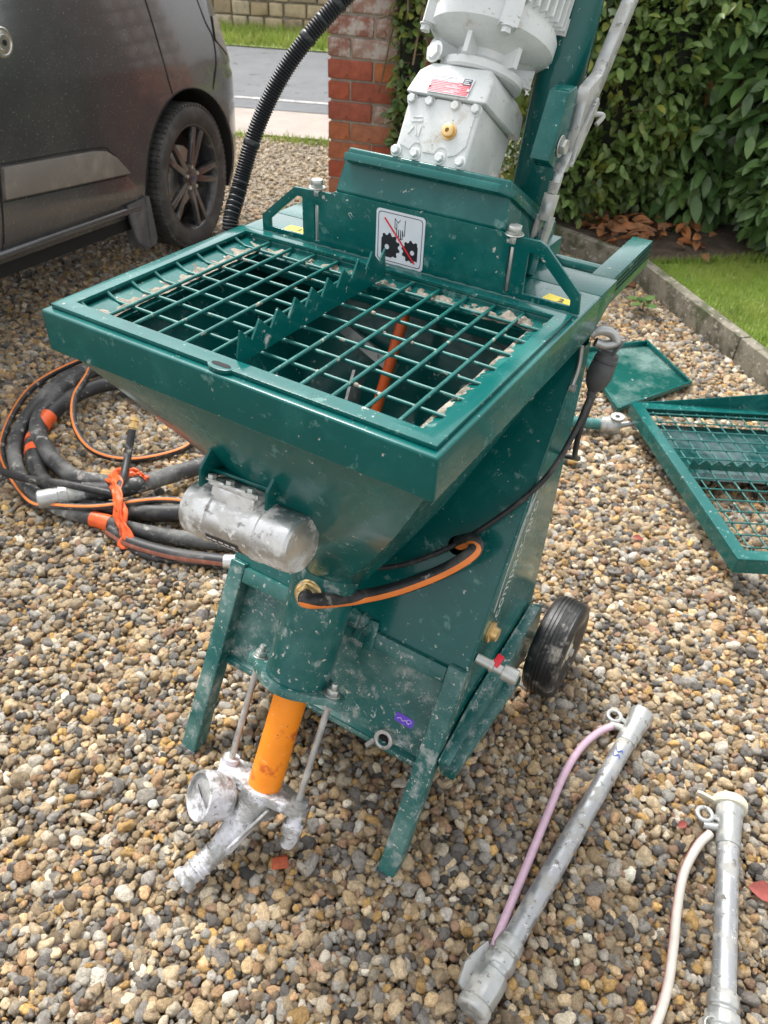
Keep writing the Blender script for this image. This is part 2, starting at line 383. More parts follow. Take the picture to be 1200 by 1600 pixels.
# node group: NV pebble shapes made inside the group, picked per point
ng = bpy.data.node_groups.new('pebbles', 'GeometryNodeTree')
ng.interface.new_socket('Geometry', in_out='INPUT', socket_type='NodeSocketGeometry'); ng.interface.new_socket('Geometry', in_out='OUTPUT', socket_type='NodeSocketGeometry')
gn = ng.nodes; gl = ng.links; gi = gn.new('NodeGroupInput'); go = gn.new('NodeGroupOutput'); join = gn.new('GeometryNodeJoinGeometry')
pos = gn.new('GeometryNodeInputPosition'); nor = gn.new('GeometryNodeInputNormal')
for k in range(NV):
    ico = gn.new('GeometryNodeMeshIcoSphere'); ico.inputs['Radius'].default_value = 1; ico.inputs['Subdivisions'].default_value = 3
    off = gn.new('ShaderNodeVectorMath'); off.operation = 'ADD'; off.inputs[1].default_value = (k*7.3, k*3.1, k*1.7); gl.new(pos.outputs[0], off.inputs[0])
    vo = gn.new('ShaderNodeTexVoronoi'); vo.feature = 'SMOOTH_F1'; vo.inputs['Scale'].default_value = .62+.05*(k%4); vo.inputs['Smoothness'].default_value = (.12, .4, .25)[k % 3]
    gl.new(off.outputs[0], vo.inputs['Vector'])
    no = gn.new('ShaderNodeTexNoise'); no.inputs['Scale'].default_value = 1.0; no.inputs['Detail'].default_value = 1; gl.new(off.outputs[0], no.inputs['Vector'])
    m1 = gn.new('ShaderNodeMath'); m1.operation = 'MULTIPLY_ADD'; m1.inputs[1].default_value = -.68; m1.inputs[2].default_value = .31; gl.new(vo.outputs['Distance'], m1.inputs[0])
    m2 = gn.new('ShaderNodeMath'); m2.operation = 'MULTIPLY_ADD'; m2.inputs[1].default_value = .75; gl.new(no.outputs[0], m2.inputs[0]); gl.new(m1.outputs[0], m2.inputs[2])
    m3 = gn.new('ShaderNodeMath'); m3.operation = 'SUBTRACT'; m3.inputs[1].default_value = .36; gl.new(m2.outputs[0], m3.inputs[0])
    mv = gn.new('ShaderNodeVectorMath'); mv.operation = 'SCALE'; gl.new(pos.outputs[0], mv.inputs[0]); gl.new(m3.outputs[0], mv.inputs['Scale'])
    sp = gn.new('GeometryNodeSetPosition'); gl.new(ico.outputs[0], sp.inputs['Geometry']); gl.new(mv.outputs[0], sp.inputs['Offset'])
    ss = gn.new('GeometryNodeSetShadeSmooth'); gl.new(sp.outputs[0], ss.inputs[0])
    sm = gn.new('GeometryNodeSetMaterial'); sm.inputs['Material'].default_value = pm; gl.new(ss.outputs[0], sm.inputs[0])
    g2 = gn.new('GeometryNodeGeometryToInstance'); gl.new(sm.outputs[0], g2.inputs[0]); gl.new(g2.outputs[0], join.inputs[0])
def named(nm, ty):
    n = gn.new('GeometryNodeInputNamedAttribute'); n.data_type = ty; n.inputs['Name'].default_value = nm; return n.outputs[0]
ip = gn.new('GeometryNodeInstanceOnPoints'); gl.new(gi.outputs[0], ip.inputs['Points']); gl.new(join.outputs[0], ip.inputs['Instance'])
ip.inputs['Pick Instance'].default_value = True; gl.new(named('idx', 'INT'), ip.inputs['Instance Index'])
er = gn.new('FunctionNodeEulerToRotation'); gl.new(named('rot', 'FLOAT_VECTOR'), er.inputs[0]); gl.new(er.outputs[0], ip.inputs['Rotation']); gl.new(named('scl', 'FLOAT_VECTOR'), ip.inputs['Scale'])
gl.new(ip.outputs[0], go.inputs[0])
md = gravel.modifiers.new('pebbles', 'NODES'); md.node_group = ng
gravel.data.materials.append(pm)

# ---- concrete edging
kerb = empty('kerb', KB); tag(kerb, kind='structure')
def edging(a, b, nseg):
    d = (b-a); L = d.length; d.normalize(); nrm = Vector((-d.y, d.x, 0))
    for i in range(nseg):
        p, q = a+d*(L*i/nseg+.004), a+d*(L*(i+1)/nseg-.004)
        c = B(); c.bar(p+nrm*.03+Vector((0,0,.02)), q+nrm*.03+Vector((0,0,.02+random.uniform(-.003,.003))), .058, .20)
        c.build('edging_slab', conc, kerb, bevel=.006, seg=2)
edging(KA, KB-Vector((.02,-.006,0)), 2); edging(KB+Vector((.02,-.02,0)), KC, 4)
# ---- lawn and bed
dB = (KC-KB).normalized(); nB = Vector((-dB.y, dB.x, 0))
lawn_m = mat('lawn_thatch', (.16,.21,.045), .9, 0, .4, 30, .01, 60)
sheet('lawn', [KB+nB*.05+dB*.02, KC+nB*.05, KC+nB*3.5+dB*1.0, KB+nB*1.45+dB*.2], .085, lawn_m)
sheet('soil_bed', [KA+Vector((0,.06,0)), KB+Vector((.03,.06,0)), KB+nB*3.6, (-1.0,8.0), (-2.6,6.2)], .075, earth)
grass_m = mat('grass_blade', (.26,.38,.06), .5, 0, .35, 3, trans=.35, layers=[((.42,.46,.11), 2.2, .48, .2, .5)])
def blades(name, pts, hmin, hmax, wid, m, label, cat):
    n = len(pts); pts = np.asarray(pts, float)
    h = RNG.uniform(hmin, hmax, n); a = RNG.uniform(0, 6.283, n); ln = RNG.uniform(.1, .6, n)*h; la = RNG.uniform(0, 6.283, n)
    dx = np.stack([np.cos(a), np.sin(a), 0*a], 1)*wid*RNG.uniform(.7, 1.3, n)[:, None]; le = np.stack([np.cos(la)*ln, np.sin(la)*ln, 0*a], 1)
    up = np.zeros((n, 3)); up[:, 2] = h
    V = np.stack([pts-dx, pts+dx, pts+dx*.8+up*.55+le*.35, pts-dx*.8+up*.55+le*.35, pts+up+le], 1).reshape(-1, 3)
    F = []; base = np.arange(n)*5
    q = np.stack([base, base+1, base+2, base+3], 1); tr = np.stack([base+3, base+2, base+4], 1)
    F = [tuple(x) for x in q.tolist()]+[tuple(x) for x in tr.tolist()]
    me = bpy.data.meshes.new(name); me.from_pydata(V.tolist(), [], F); me.update()
    o = link(name, me, m); tag(o, label, cat, kind='stuff'); return o
pts = []
while len(pts) < 32000:
    s_, t_ = random.uniform(.0, 2.3), random.uniform(.055, 1.6)
    if t_ > .72+.45*random.random() + .4*min(1, s_): continue
    p = KB+dB*s_+nB*t_
    pts.append((p.x, p.y, .083))
blades('lawn_grass', pts, .018, .05, .0014, grass_m, 'short mown lawn grass behind the concrete edging', 'grass')
pts = [tuple(rd(random.uniform(-11, -2), random.uniform(9.8, 11.05), .02)) for _ in range(11000)]
verge_m = mat('verge_blade', (.28,.38,.07), .6, 0, .3, 1.2, trans=.3, layers=[((.48,.47,.15), 1.3, .48, .2, .6)])
sheet('verge', [rd(-60, 9.75), rd(60, 9.75), rd(60, 12.5), rd(-60, 12.5)], .02, lawn_m)
blades('verge_grass', pts, .05, .16, .007, verge_m, 'rough grass verge below the far stone wall', 'grass')
pts = []
for _ in range(900):
    c = random.choice([(-4.35,5.58),(-4.0,5.56),(-3.75,5.6),(-5.0,5.6)]); p = rd(c[0]+random.gauss(0, .16)+3.0, c[1]+random.gauss(0, .05), -.004)
    pts.append(tuple(p))
blades('weed_tuft', pts, .02, .06, .004, verge_m, 'thin strip of grass where the drive meets the pale apron', 'grass')

# ---- brick pier
PIER = Vector((-1.90, 2.972, 0)); pdx = Vector((math.sin(R(74)), math.cos(R(74)), 0)); pdy = Vector((-pdx.y, pdx.x, 0))
pier = empty('brick_pier', PIER); tag(pier, 'old red brick gate pier with whitened upper courses beside the hedge', 'brick pier')
brick_m = mat('old_brick', (.4,.12,.07), .9, 0, .28, 22, .004, 70, rand=[(.40,.095,.055),(.50,.13,.065),(.36,.11,.075),(.54,.19,.075),(.42,.115,.065),(.30,.09,.06),(.50,.21,.11)],
              layers=[((.16,.06,.04), 16, .60, .14, .95), ((.55,.47,.40), 34, .66, .1, .95)])
brick_w = mat('whitened_brick', (.4,.2,.15), .95, 0, .3, 20, .004, 70, rand=[(.33,.14,.10),(.42,.25,.19),(.36,.19,.14),(.45,.30,.24)],
              layers=[((.56,.51,.46), 13, .47, .12, .95), ((.20,.13,.10), 30, .60, .1, .95)])
PWD = .485
pc = B(frame(PIER, pdx, pdy)); pc.box((.012, .012, -.05), (PWD-.012, PWD-.012, 1.72)); pc.build('mortar_core', mortar_m, pier)
bcache = {}
def brick(x0, x1, y0, y1, z, hh, m):
    k = (round(x1-x0, 3), round(y1-y0, 3), random.randrange(3), m.name)
    if k not in bcache:
        c = B(); c.box((0,0,0), (k[0], k[1], hh)); 
        for v in c.bm.verts: v.co += Vector((random.uniform(-1,1)*.003, random.uniform(-1,1)*.003, random.uniform(-1,1)*.0025))
        bmesh.ops.bevel(c.bm, geom=list(c.bm.edges), offset=.005, segments=2, profile=.5, affect='EDGES')
        bmesh.ops.recalc_face_normals(c.bm, faces=c.bm.faces)
        mm = bpy.data.meshes.new('brick'); c.bm.to_mesh(mm); c.bm.free()
        for p in mm.polygons: p.use_smooth = True
        mm.set_sharp_from_angle(angle=R(50)); bcache[k] = mm
    T = frame(PIER, pdx, pdy) @ Matrix.Translation((x0, y0+random.uniform(-.002,.002), z)) @ Matrix.Rotation(random.uniform(-.008,.008), 4, 'Z')
    link('brick', bcache[k], m, pier, T)
nc = 18
for i in range(nc):
    z = -.03+i*.0955; hh = .083; m = brick_w if (i >= 10 or (i == 9 and random.random() < .5)) else brick_m
    x = 0
    lens = [.115, .235, .115] if i % 2 == 0 else [.235, .115, .115]
    for l in lens:
        mm = m if random.random() < .85 else (brick_w if z > .6 else brick_m)
        brick(x, x+l-.0, 0, .112, z, hh, mm); brick(x, x+l, PWD-.112, PWD, z, hh, mm); x += l+.0098
    for l0, l1 in ((.122, .237), (.247, .363)):
        brick(0, .112, l0, l1, z, hh, m); brick(PWD-.112, PWD, l0, l1, z, hh, m)
# ---- far stone wall
wall = empty('stone_wall', rd(-3.5, 11.1)); tag(wall, 'weathered buff sandstone wall across the road behind the grass verge', 'stone wall')
stone_m = mat('sandstone', (.35,.27,.17), .95, 0, .3, 7, .008, 26, rand=[(.46,.36,.22),(.54,.44,.29),(.38,.29,.19),(.57,.48,.33),(.33,.26,.18),(.48,.37,.21)],
              layers=[((.14,.12,.09), 4.5, .55, .2, .95), ((.50,.42,.28), 12, .62, .12, .95)])
wc = B(frame(rd(0, 11.13), U2, N2)); wc.box((-14, .03, -.1), (3, .4, 1.75)); wc.build('mortar_core', mortar_m, wall)
z = 0
while z < 1.7:
    hh = random.uniform(.15, .21); x = -11.5+random.random()*.2
    while x < -1.0:
        l = random.uniform(.18, .42)
        c = B(frame(rd(0, 11.1), U2, N2)); c.box((x, random.uniform(-.015,.01), z), (x+l-.022, .16, z+hh-.02))
        for v in c.bm.verts: v.co += Vector([random.uniform(-.007,.007) for _ in range(3)])
        c.build('stone', stone_m, wall, bevel=.016, seg=2, smooth=60); x += l
    z += hh

# ---- hedge: two shrubs made of real leaves
leaf_g = mat('laurel_leaf', (.05,.10,.03), .33, 0, .2, 9, rand=[(.05,.105,.036),(.10,.19,.055),(.14,.24,.07),(.075,.15,.048),(.21,.31,.09)], trans=.18, spec=.5)
leaf_m2 = mat('laurel_leaf_mass', (.105,.19,.058), .36, 0, .55, 5, trans=.18, layers=[((.18,.27,.07), 3.2, .51, .13, .4), ((.036,.078,.028), 4.5, .55, .12, .4)])
leaf_y = mat('privet_leaf', (.07,.12,.03), .42, 0, .2, 9, rand=[(.06,.115,.028),(.13,.205,.045),(.20,.28,.06),(.31,.32,.055),(.09,.16,.042)], trans=.25)
leaf_y2 = mat('privet_leaf_mass', (.135,.21,.052), .42, 0, .55, 5, trans=.25, layers=[((.30,.32,.06), 2.6, .53, .10, .45), ((.040,.075,.026), 4.5, .54, .12, .4)])
dead_m = mat('dead_leaf', (.35,.11,.035), .6, 0, .3, 20, rand=[(.40,.13,.035),(.30,.09,.03),(.22,.10,.05),(.45,.17,.05),(.16,.09,.05)], trans=.15)
twig_m = mat('brown_twig', (.16,.11,.065), .8, 0, .3, 20)
core_m = mat('hedge_shade_core', (.016,.022,.010), .9, 0, .6, 9, .05, 18)  # near-black colour stands in for shade inside the hedge
def leaf_shape(L, W, curl, fold):
    """one leaf: base at origin, tip along +x, upper side +z"""
    xs = [0, .12, .35, .62, .85, 1]; ws = [.04, .55, 1, .92, .5, .02]; V = []; F = []
    for x, w_ in zip(xs, ws):
        zc = -curl*L*x*x
        V += [(x*L, -w_*W/2, zc+fold*w_*W/2), (x*L, 0, zc), (x*L, w_*W/2, zc+fold*w_*W/2)]
    for i in range(5):
        a = i*3; F += [(a, a+3, a+4, a+1), (a+1, a+4, a+5, a+2)]
    return np.array(V), F
def leaf_mesh(nm, *a):
    V, F = leaf_shape(*a); me = bpy.data.meshes.new(nm); me.from_pydata(V.tolist(), [], F)
    for p in me.polygons: p.use_smooth = True
    return me
def hedge(name, label, blobs, n, Lr, ratio, m_obj, m_mass, droop, yellow_frac=0, nobj=300, clip=None):
    root = empty(name, (blobs[0][0], blobs[0][1], .08)); tag(root, label, 'hedge')
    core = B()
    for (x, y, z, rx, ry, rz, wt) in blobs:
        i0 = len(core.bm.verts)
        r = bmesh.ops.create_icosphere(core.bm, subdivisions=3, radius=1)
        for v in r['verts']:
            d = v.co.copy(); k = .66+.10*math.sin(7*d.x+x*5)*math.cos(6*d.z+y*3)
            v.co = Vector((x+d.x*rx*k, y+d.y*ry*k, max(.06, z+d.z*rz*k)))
    core.build('shade_core', core_m, root, smooth=180)  # solid core painting in the dark interior behind the leaves
    wts = np.array([b[6] for b in blobs], float); wts /= wts.sum()
    P, D, S = [], [], []
    ch = RNG.choice(len(blobs), n*2, p=wts)
    for c in ch:
        x, y, z, rx, ry, rz, _ = blobs[c]
        d = RNG.normal(0, 1, 3); d /= np.linalg.norm(d)
        if d[1] > .45 and d[2] < .6: continue
        k = RNG.uniform(.62, 1.07)+.10*math.sin(9*d[0]+3*c)*math.cos(8*d[2]+c)
        p = np.array([x+d[0]*rx*k, y+d[1]*ry*k, z+d[2]*rz*k])
        if p[2] < .12 or (clip and clip(p)): continue
        P.append(p); D.append(d)
        if len(P) >= n: break
    P = np.array(P); D = np.array(D); N = len(P)
    # twig direction: outwards, drooping, random
    T = D*.75+RNG.normal(0, .55, (N, 3)); T[:, 2] -= droop; T /= np.linalg.norm(T, axis=1)[:, None]
    NN = D*.55+np.array([0, -.15, .75])+RNG.normal(0, .35, (N, 3)); NN -= T*(NN*T).sum(1)[:, None]; NN /= np.linalg.norm(NN, axis=1)[:, None]
    YY = np.cross(NN, T); L = RNG.uniform(*Lr, N)
    # nearest leaves in view become objects of their own
    prj = np.array([project(p) for p in P]); inview = (prj[:, 0] > -20) & (prj[:, 0] < 1220) & (prj[:, 1] > -20) & (prj[:, 1] < 480)
    outer = ((P-CAMV)*D).sum(1) < 0
    score = L/prj[:, 2]*(inview & outer); idx = np.argsort(-score)[:nobj]; isobj = np.zeros(N, bool); isobj[idx] = True
    shapes = [leaf_mesh('leaf', 1, ratio*r_, .18*c_, .25) for r_, c_ in ((1, .6), (.85, 1.2), (1.1, .3))]
    for s_ in shapes: s_.materials.append(m_obj)
    for i in idx:
        T4 = Matrix(((*T[i],), (*YY[i],), (*NN[i],))).transposed().to_4x4() @ Matrix.Diagonal((L[i], L[i], L[i], 1)); T4.translation = Vector(P[i])
        link('leaf', random.choice(shapes), None, root, T4)
    V0, F0 = leaf_shape(1, ratio, .15, .25); rest = np.where(~isobj)[0]
    A = np.stack([T, YY, NN], 1)[rest]; V = (np.einsum('vk,nkj->nvj', V0, A)*L[rest][:, None, None]+P[rest][:, None, :]).reshape(-1, 3)
    F = (np.array(F0)[None]+(np.arange(len(rest))*len(V0))[:, None, None]).reshape(-1, 4)
    me = bpy.data.meshes.new('foliage'); me.from_pydata(V.tolist(), [], F.tolist()); me.update()
    for p in me.polygons: p.use_smooth = True
    o = link('foliage', me, m_mass, root); tag(o, kind='stuff')
    tw = B()
    for i in RNG.choice(N, 70):
        p = Vector(P[i]); d = Vector(D[i]); a = p+d*.06+Vector((0,0,random.uniform(.0,.15))); b_ = p-d*.3-Vector((0,0,random.uniform(.1,.35)))
        tw.tube(spline([b_, (a+b_)/2+Vector((random.uniform(-.05,.05), 0, .03)), a], 4), .004, 5, rf=lambda k: .005-.0003*k)
    tw.build('twigs', twig_m, root)
    return root
CAMV = np.array(CAM_P)
laurel = [(.55,4.62,.60,.62,.55,.60,3),(.1,4.62,.85,.6,.5,.62,3),(1.1,4.5,.8,.7,.6,.75,2),(-.28,4.66,.90,.5,.45,.66,2.5),(.5,4.75,1.15,.9,.6,.55,3),(-.38,4.62,1.25,.55,.5,.46,2),(.36,4.28,.42,.34,.28,.28,2),(-.30,4.50,.42,.40,.32,.38,2),(.75,4.30,.55,.35,.3,.4,1.5)]
hedge('laurel_hedge', 'broad-leaved glossy laurel hedge overhanging the lawn at right', laurel, 9000, (.09,.16), .42, leaf_g, leaf_m2, .45)
privet = [(-.78,4.22,.80,.42,.42,.66,3),(-1.12,4.0,1.1,.42,.42,.6,3),(-1.42,3.62,.85,.30,.30,.80,3),(-1.40,3.42,.55,.22,.24,.5,2),(-.62,4.35,1.25,.5,.4,.45,2),(-.95,4.05,.35,.36,.30,.28,2),(-1.35,3.7,1.4,.4,.35,.32,2),(-.60,4.32,.45,.32,.3,.36,2),(-.55,4.22,.95,.30,.28,.50,2.5)]
hedge('mixed_shrub', 'dense small-leaved shrub growing between the brick pier and the laurel', privet, 11000, (.045,.085), .48, leaf_y, leaf_y2, .2)
ivy = [(-1.455,3.04,.95,.075,.10,.62,3),(-1.44,3.0,.55,.07,.09,.35,1),(-1.46,3.04,1.4,.12,.10,.3,2)]
hedge('climbing_ivy', 'ivy climbing the right side of the brick pier', ivy, 900, (.035,.065), .6, leaf_y, leaf_y2, .3, nobj=200)
# fallen brown leaves under the hedge
nl = 0
litter = []
lm = leaf_mesh('fallen_leaf', 1, .42, .3, .35); lm.materials.append(dead_m)
for i in range(150):
    x = random.gauss(-.55, .22); y = 3.95+(x+.55)*.3+random.gauss(0, .16)
    if not lawn_side(x, y-.03): continue
    a = random.uniform(0, 6.28); s_ = random.uniform(.06, .13)
    T4 = Matrix.Translation((x, y, .10+random.random()*.05)) @ Matrix.Rotation(a, 4, 'Z') @ Matrix.Rotation(random.gauss(0, .5), 4, 'X') @ Matrix.Rotation(random.gauss(0, .35), 4, 'Y') @ Matrix.Diagonal((s_, s_, s_, 1))
    litter.append(T4)
c = B()
V0, F0 = leaf_shape(1, .42, .3, .35)
for T4 in litter:
    vs_ = c._v([T4 @ Vector(v) for v in V0]); [c._f([vs_[k] for k in f]) for f in F0]
o = c.build('leaf_litter', mat('leaf_litter', (.27,.12,.05), .7, 0, .6, 14, layers=[((.42,.15,.04), 9, .52, .1, .6), ((.14,.09,.055), 11, .55, .1, .7)]), None, smooth=60)
tag(o, 'pile of fallen brown and orange leaves under the hedge', 'fallen leaves', kind='stuff')
spots = [(-.30,3.40,.012,.10,2.2),(-.27,3.36,.02,.08,.6),(-.18,3.98,.10,.10,.3),(-.03,3.93,.10,.08,1.6),(-.12,4.28,.9,.17,-1.55),(-.28,4.22,.86,.12,-1.2),(-.02,4.0,.10,.07,2.9)]
names = ['orange dead leaf on the gravel in the kerb corner','small dead leaf beside the leaf in the kerb corner','orange dead leaf on the near edge of the lawn','dead leaf lying on the lawn by the soil bed','long brown dead leaf hanging in the laurel','crumpled brown dead leaf hanging left of the long one','smallest dead leaf on the lawn edge']
for (x, y, z, s_, a), nm in zip(spots, names):
    hang = z > .5
    T4 = Matrix.Translation((x, y, z)) @ (Matrix.Rotation(R(80), 4, 'Y') @ Matrix.Rotation(a, 4, 'X') if hang else Matrix.Rotation(a, 4, 'Z') @ Matrix.Rotation(.4, 4, 'X')) @ Matrix.Diagonal((s_, s_, s_, 1))
    tag(link('fallen_leaf', lm, None, None, T4), nm, 'leaf', 'dead leaves')
# little weed by the kerb
wd = empty('weed', (-.10,3.12,0)); tag(wd, 'small green leafy weed growing in the gravel beside the edging', 'weed')
wl = leaf_mesh('leaf', .07, .04, .15, .2); wl.materials.append(leaf_g)
for k in range(9):
    T4 = Matrix.Translation((-.10+random.gauss(0,.03), 3.12+random.gauss(0,.03), .035+random.random()*.03)) @ Matrix.Rotation(k*.7, 4, 'Z') @ Matrix.Rotation(-.2, 4, 'Y')
    link('leaf', wl, None, wd, T4)
c = B(); c.cyl((-.10,3.12,-.02), (-.10,3.12,.05), .004, n=6); c.build('stem', twig_m, wd)
# ================================================================== MORTAR PUMP
XA = .028; TH = R(28.86)
EX = Vector((1,0,0)); EA = Vector((0, math.sin(TH), math.cos(TH))); EB = Vector((0, math.cos(TH), -math.sin(TH)))   # along / behind the pump axis
A0 = Vector((XA, -.10, 0))
LM = Matrix((EX, EB, EA)).transposed().to_4x4(); LM.translation = A0            # local x, b (back), a (up the axis)
def LP(x, b, a): return A0+EX*x+EB*b+EA*a
H = 1.08; TP = .56                                        # rim height; chassis slope dy/dz
def CP(x, z, off=0): return Vector((x, .035+TP*z-off, z))        # point on the sloping chassis front
PN = Vector((0, -1, TP)).normalized()                     # outward normal of that front
def hexbolt(b, p, d, r=.010, h=.007, washer=True, shank=0):
    p, d = Vector(p), Vector(d).normalized()
    if washer: b.cyl(p, p+d*.002, r*1.35, n=20); p = p+d*.002
    b.cyl(p, p+d*h, r, n=6)
    if shank: b.cyl(p+d*h, p+d*(h+shank), r*.52, n=12)

pump = empty('mortar_pump', (XA, .3, 0)); tag(pump, 'dark green wheeled mortar mixing pump with square mesh-covered hopper and grey gearmotor', 'mortar pump')

# ---- hopper
def rect(x0, y0, x1, y1): return [(x0,y0),(x1,y0),(x1,y1),(x0,y1)]
c = B(); c.plate(rect(-.334, 0, .334, .56), Matrix.Translation((0,0,H-.066)), .066, [rect(-.312, .022, .312, .43)])
rim = c.build('hopper_rim', g_paint, pump, bevel=.004, seg=3)
c = B(); c.plate([(.5602,H-.066),(.645,H-.03),(.645,H),(.5602,H)], frame((-.333,0,0),(0,1,0),(0,0,1)), .666)
c.build('rear_deck', g_paint, pump, bevel=.003)
c = B(); n = 64; rings = []
def rectpt(t, x0, y0, x1, y1):
    per = [((0,y0),(x1,y0)),((x1,y0),(x1,y1)),((x1,y1),(x0,y1)),((x0,y1),(x0,y0)),((x0,y0),(0,y0))]
    k = t*8
    if k < 1: a, b_, f = *per[0], k
    elif k < 3: a, b_, f = *per[1], (k-1)/2
    elif k < 5: a, b_, f = *per[2], (k-3)/2
    elif k < 7: a, b_, f = *per[3], (k-5)/2
    else: a, b_, f = *per[4], k-7
    return Vector((a[0]+(b_[0]-a[0])*f, a[1]+(b_[1]-a[1])*f, 0))
for j, s_ in enumerate((0, .04, .3, .55, .75, .9, 1.0)):
    vs_ = []
    for i in range(n):
        t_ = i/n; top = rectpt(t_, -.322, .010, .322, .55)+Vector((0,0,H-.06))
        an = 2*math.pi*t_-math.pi/2; lf = max(0, -math.cos(an)); bot = LP(.074*math.cos(an), .072*math.sin(an), .66+.10*lf)
        p = top.lerp(bot, s_)
        mid = (top.lerp(bot, s_)); bulge = math.sin(math.pi*s_)*.020*(1-1.4*lf)
        dv = (p-Vector((XA, .28, p.z))); dv.z = 0
        if dv.length > 0: p = p+dv.normalized()*bulge
        vs_.append(p)
    rings.append(c._v(vs_))
c.skin(rings, caps=False)
c.build('hopper_funnel', g_paint, pump, smooth=32)
# mixing shaft and paddle inside
c = B(LM); c.cyl((0,0,.70), (0,0,1.36), .0100, n=16); sh = c.build('mixing_shaft', redshaft, pump)
c = B(); c.bar(LP(-.02,-.05,.74), LP(-.07,.03,1.02), .006, .045, up=EB); c.bar(LP(.0,.02,1.05), LP(-.14,.06,1.09), .02, .02, up=EB)
c.build('paddle', zinc, sh)

# ---- mesh cover
cover = B(); cover.plate(rect(-.325, .013, .325, .447), Matrix.Translation((0,0,H+.0006)), .0062, [rect(-.299, .038, .302, .428)])
cover.plate([(.021*math.cos(a_)+.0, .016+.012*math.sin(a_)) for a_ in [math.pi+k*math.pi/10 for k in range(11)]], Matrix.Translation((0,0,H+.0009)), .0062)
cov = cover.build('mesh_cover', g_paint, pump, bevel=.0016, seg=2)
c = B(); c.plate([(.010*math.cos(a_)+(.006 if math.cos(a_) > 0 else -.006), .0045*math.sin(a_)) for a_ in [k*math.pi/8 for k in range(16)]], Matrix.Translation((0,.0165,H+.0072)), .0003); c.build('slot', darkgap, cov)
WX = [-.246+.05*i for i in range(11)]; WY = [.0476+.05*j for j in range(8)]
wm = mat('green_wire', (.006,.115,.102), .38, 0, .2, 20, layers=[((.09,.24,.21), 30, .54, .15, .5), ((.42,.38,.31), 40, .615, .03, .9)])
for i, x in enumerate(WX):
    if i == 5: continue
    c = B(); c.cyl((x, .030, H-.004), (x, .432, H-.004), .0029, n=12); c.build('grid_bar', wm, cov)
for y in WY:
    c = B(); c.tube([(-.300, y, H+.0015), (-.290, y, H-.004), (-.278, y, H-.0088), (0, y, H-.0095), (.305, y, H-.0088)], .0028, 12); c.build('grid_bar', wm, cov)
# welds / plaster blobs where bars cross
c = B()
for x in WX:
    for y in WY:
        if random.random() < .42:
            r_ = random.uniform(.0025, .0045); M_ = Matrix.Translation((x+random.choice((-1,1))*.0045, y+random.uniform(-.003,.003), H-.0075)) @ Matrix.Diagonal((r_*random.uniform(.8,1.6), r_, r_*.8, 1))
            bmesh.ops.create_icosphere(c.bm, subdivisions=1, radius=1, matrix=M_)
o = c.build('weld_spots', crust, cov, smooth=180); tag(o, kind='stuff')
# flanges round the opening with caked plaster on them
c = B()
c.bar((-.272,.04,H-.012), (-.272,.43,H-.012), .052, .003, up=(.25,0,1)); c.bar((-.30,.414,H-.013), (.30,.414,H-.013), .034, .003, up=(0,-.2,1)); c.bar((.290,.04,H-.012), (.290,.42,H-.012), .028, .003, up=(-.25,0,1)); c.bar((-.3,.046,H-.013),(.3,.046,H-.013),.016,.003)
c.build('inner_flange', g_paint, pump)
def cake(x0, y0, x1, y1, z, amp, dens, seed):
    rr = random.Random(seed); nx, ny = max(4, int((x1-x0)/.0035)), max(4, int((y1-y0)/.0035)); V = {}
    b_ = B()
    from mathutils import noise as mn
    hgt = lambda x, y: mn.fractal(Vector((x*45+seed, y*45, seed)), 1, 2, 4)+dens
    for i in range(nx+1):
        for j in range(ny+1):
            x = x0+(x1-x0)*i/nx; y = y0+(y1-y0)*j/ny; edge = min(i, nx-i, j, ny-j)/2
            h_ = min(hgt(x, y), 1.0)*min(1, edge+.3)-.35
            V[i, j] = b_.bm.verts.new((x, y, z+amp*h_))
    for i in range(nx):
        for j in range(ny): b_.bm.faces.new([V[i,j],V[i+1,j],V[i+1,j+1],V[i,j+1]])
    return b_.build('plaster_crust', crust, pump, smooth=60)
cake(-.296,.048,-.250,.425,H-.010,.007,.32,3); cake(-.24,.402,.29,.428,H-.0105,.009,.30,9); cake(.275,.05,.298,.41,H-.0105,.006,-.08,14); cake(.18,.395,.30,.428,H-.010,.016,.42,21)
# saw-toothed bag splitter
teeth = [(.040, 0)]; y = .052
for k in range(9): teeth += [(y, .047+.0012*k), (y+.023, .025+.001*k)]; y += .0405
teeth += [(.416, .050), (.419, .0)]
c = B(); c.plate(teeth, frame((.0025,0,H-.004),(0,1,0),(0,0,1)), .0035); c.build('saw_blade', g_paint, cov, bevel=.0004, seg=1)

# ---- rear upright plate with winged brackets
def arcp(pts): return pts
Yp = .463
outer = [(-.287,1.082),(-.287,1.110),(-.212,1.172),(-.135,1.175),(-.125,1.180),(.185,1.180),(.195,1.178),(.250,1.178),(.262,1.172),(.326,1.114),(.330,1.082)]
hL = [(-.268,1.092),(-.268,1.106),(-.206,1.158),(-.195,1.158),(-.195,1.092)][::-1]
hR = [(.233,1.092),(.233,1.154),(.236,1.158),(.248,1.158),(.312,1.102),(.313,1.092)][::-1]
sL = rect(-.170,1.087,-.160,1.150)[::-1]; sR = rect(.200,1.087,.210,1.160)[::-1]
c = B(); c.plate(outer, frame((0,Yp+.004,0),(1,0,0),(0,0,1)), .006, [hL, hR, sL, sR])
bp_ = c.build('back_plate', g_paint, pump, bevel=.0012, seg=2)
for x in (-.165, .205):
    c = B(); c.cyl((x,Yp+.004,1.088), (x,Yp+.004,1.165), .0042, n=10); c.cyl((x,Yp+.003,1.165),(x,Yp+.003,1.176),.0075,n=12); hexbolt(c, (x,Yp+.002,1.178), (0,0,1), .011, .012); c.build('clamp_bolt', bolt_m, pump, bevel=.0008, seg=1)
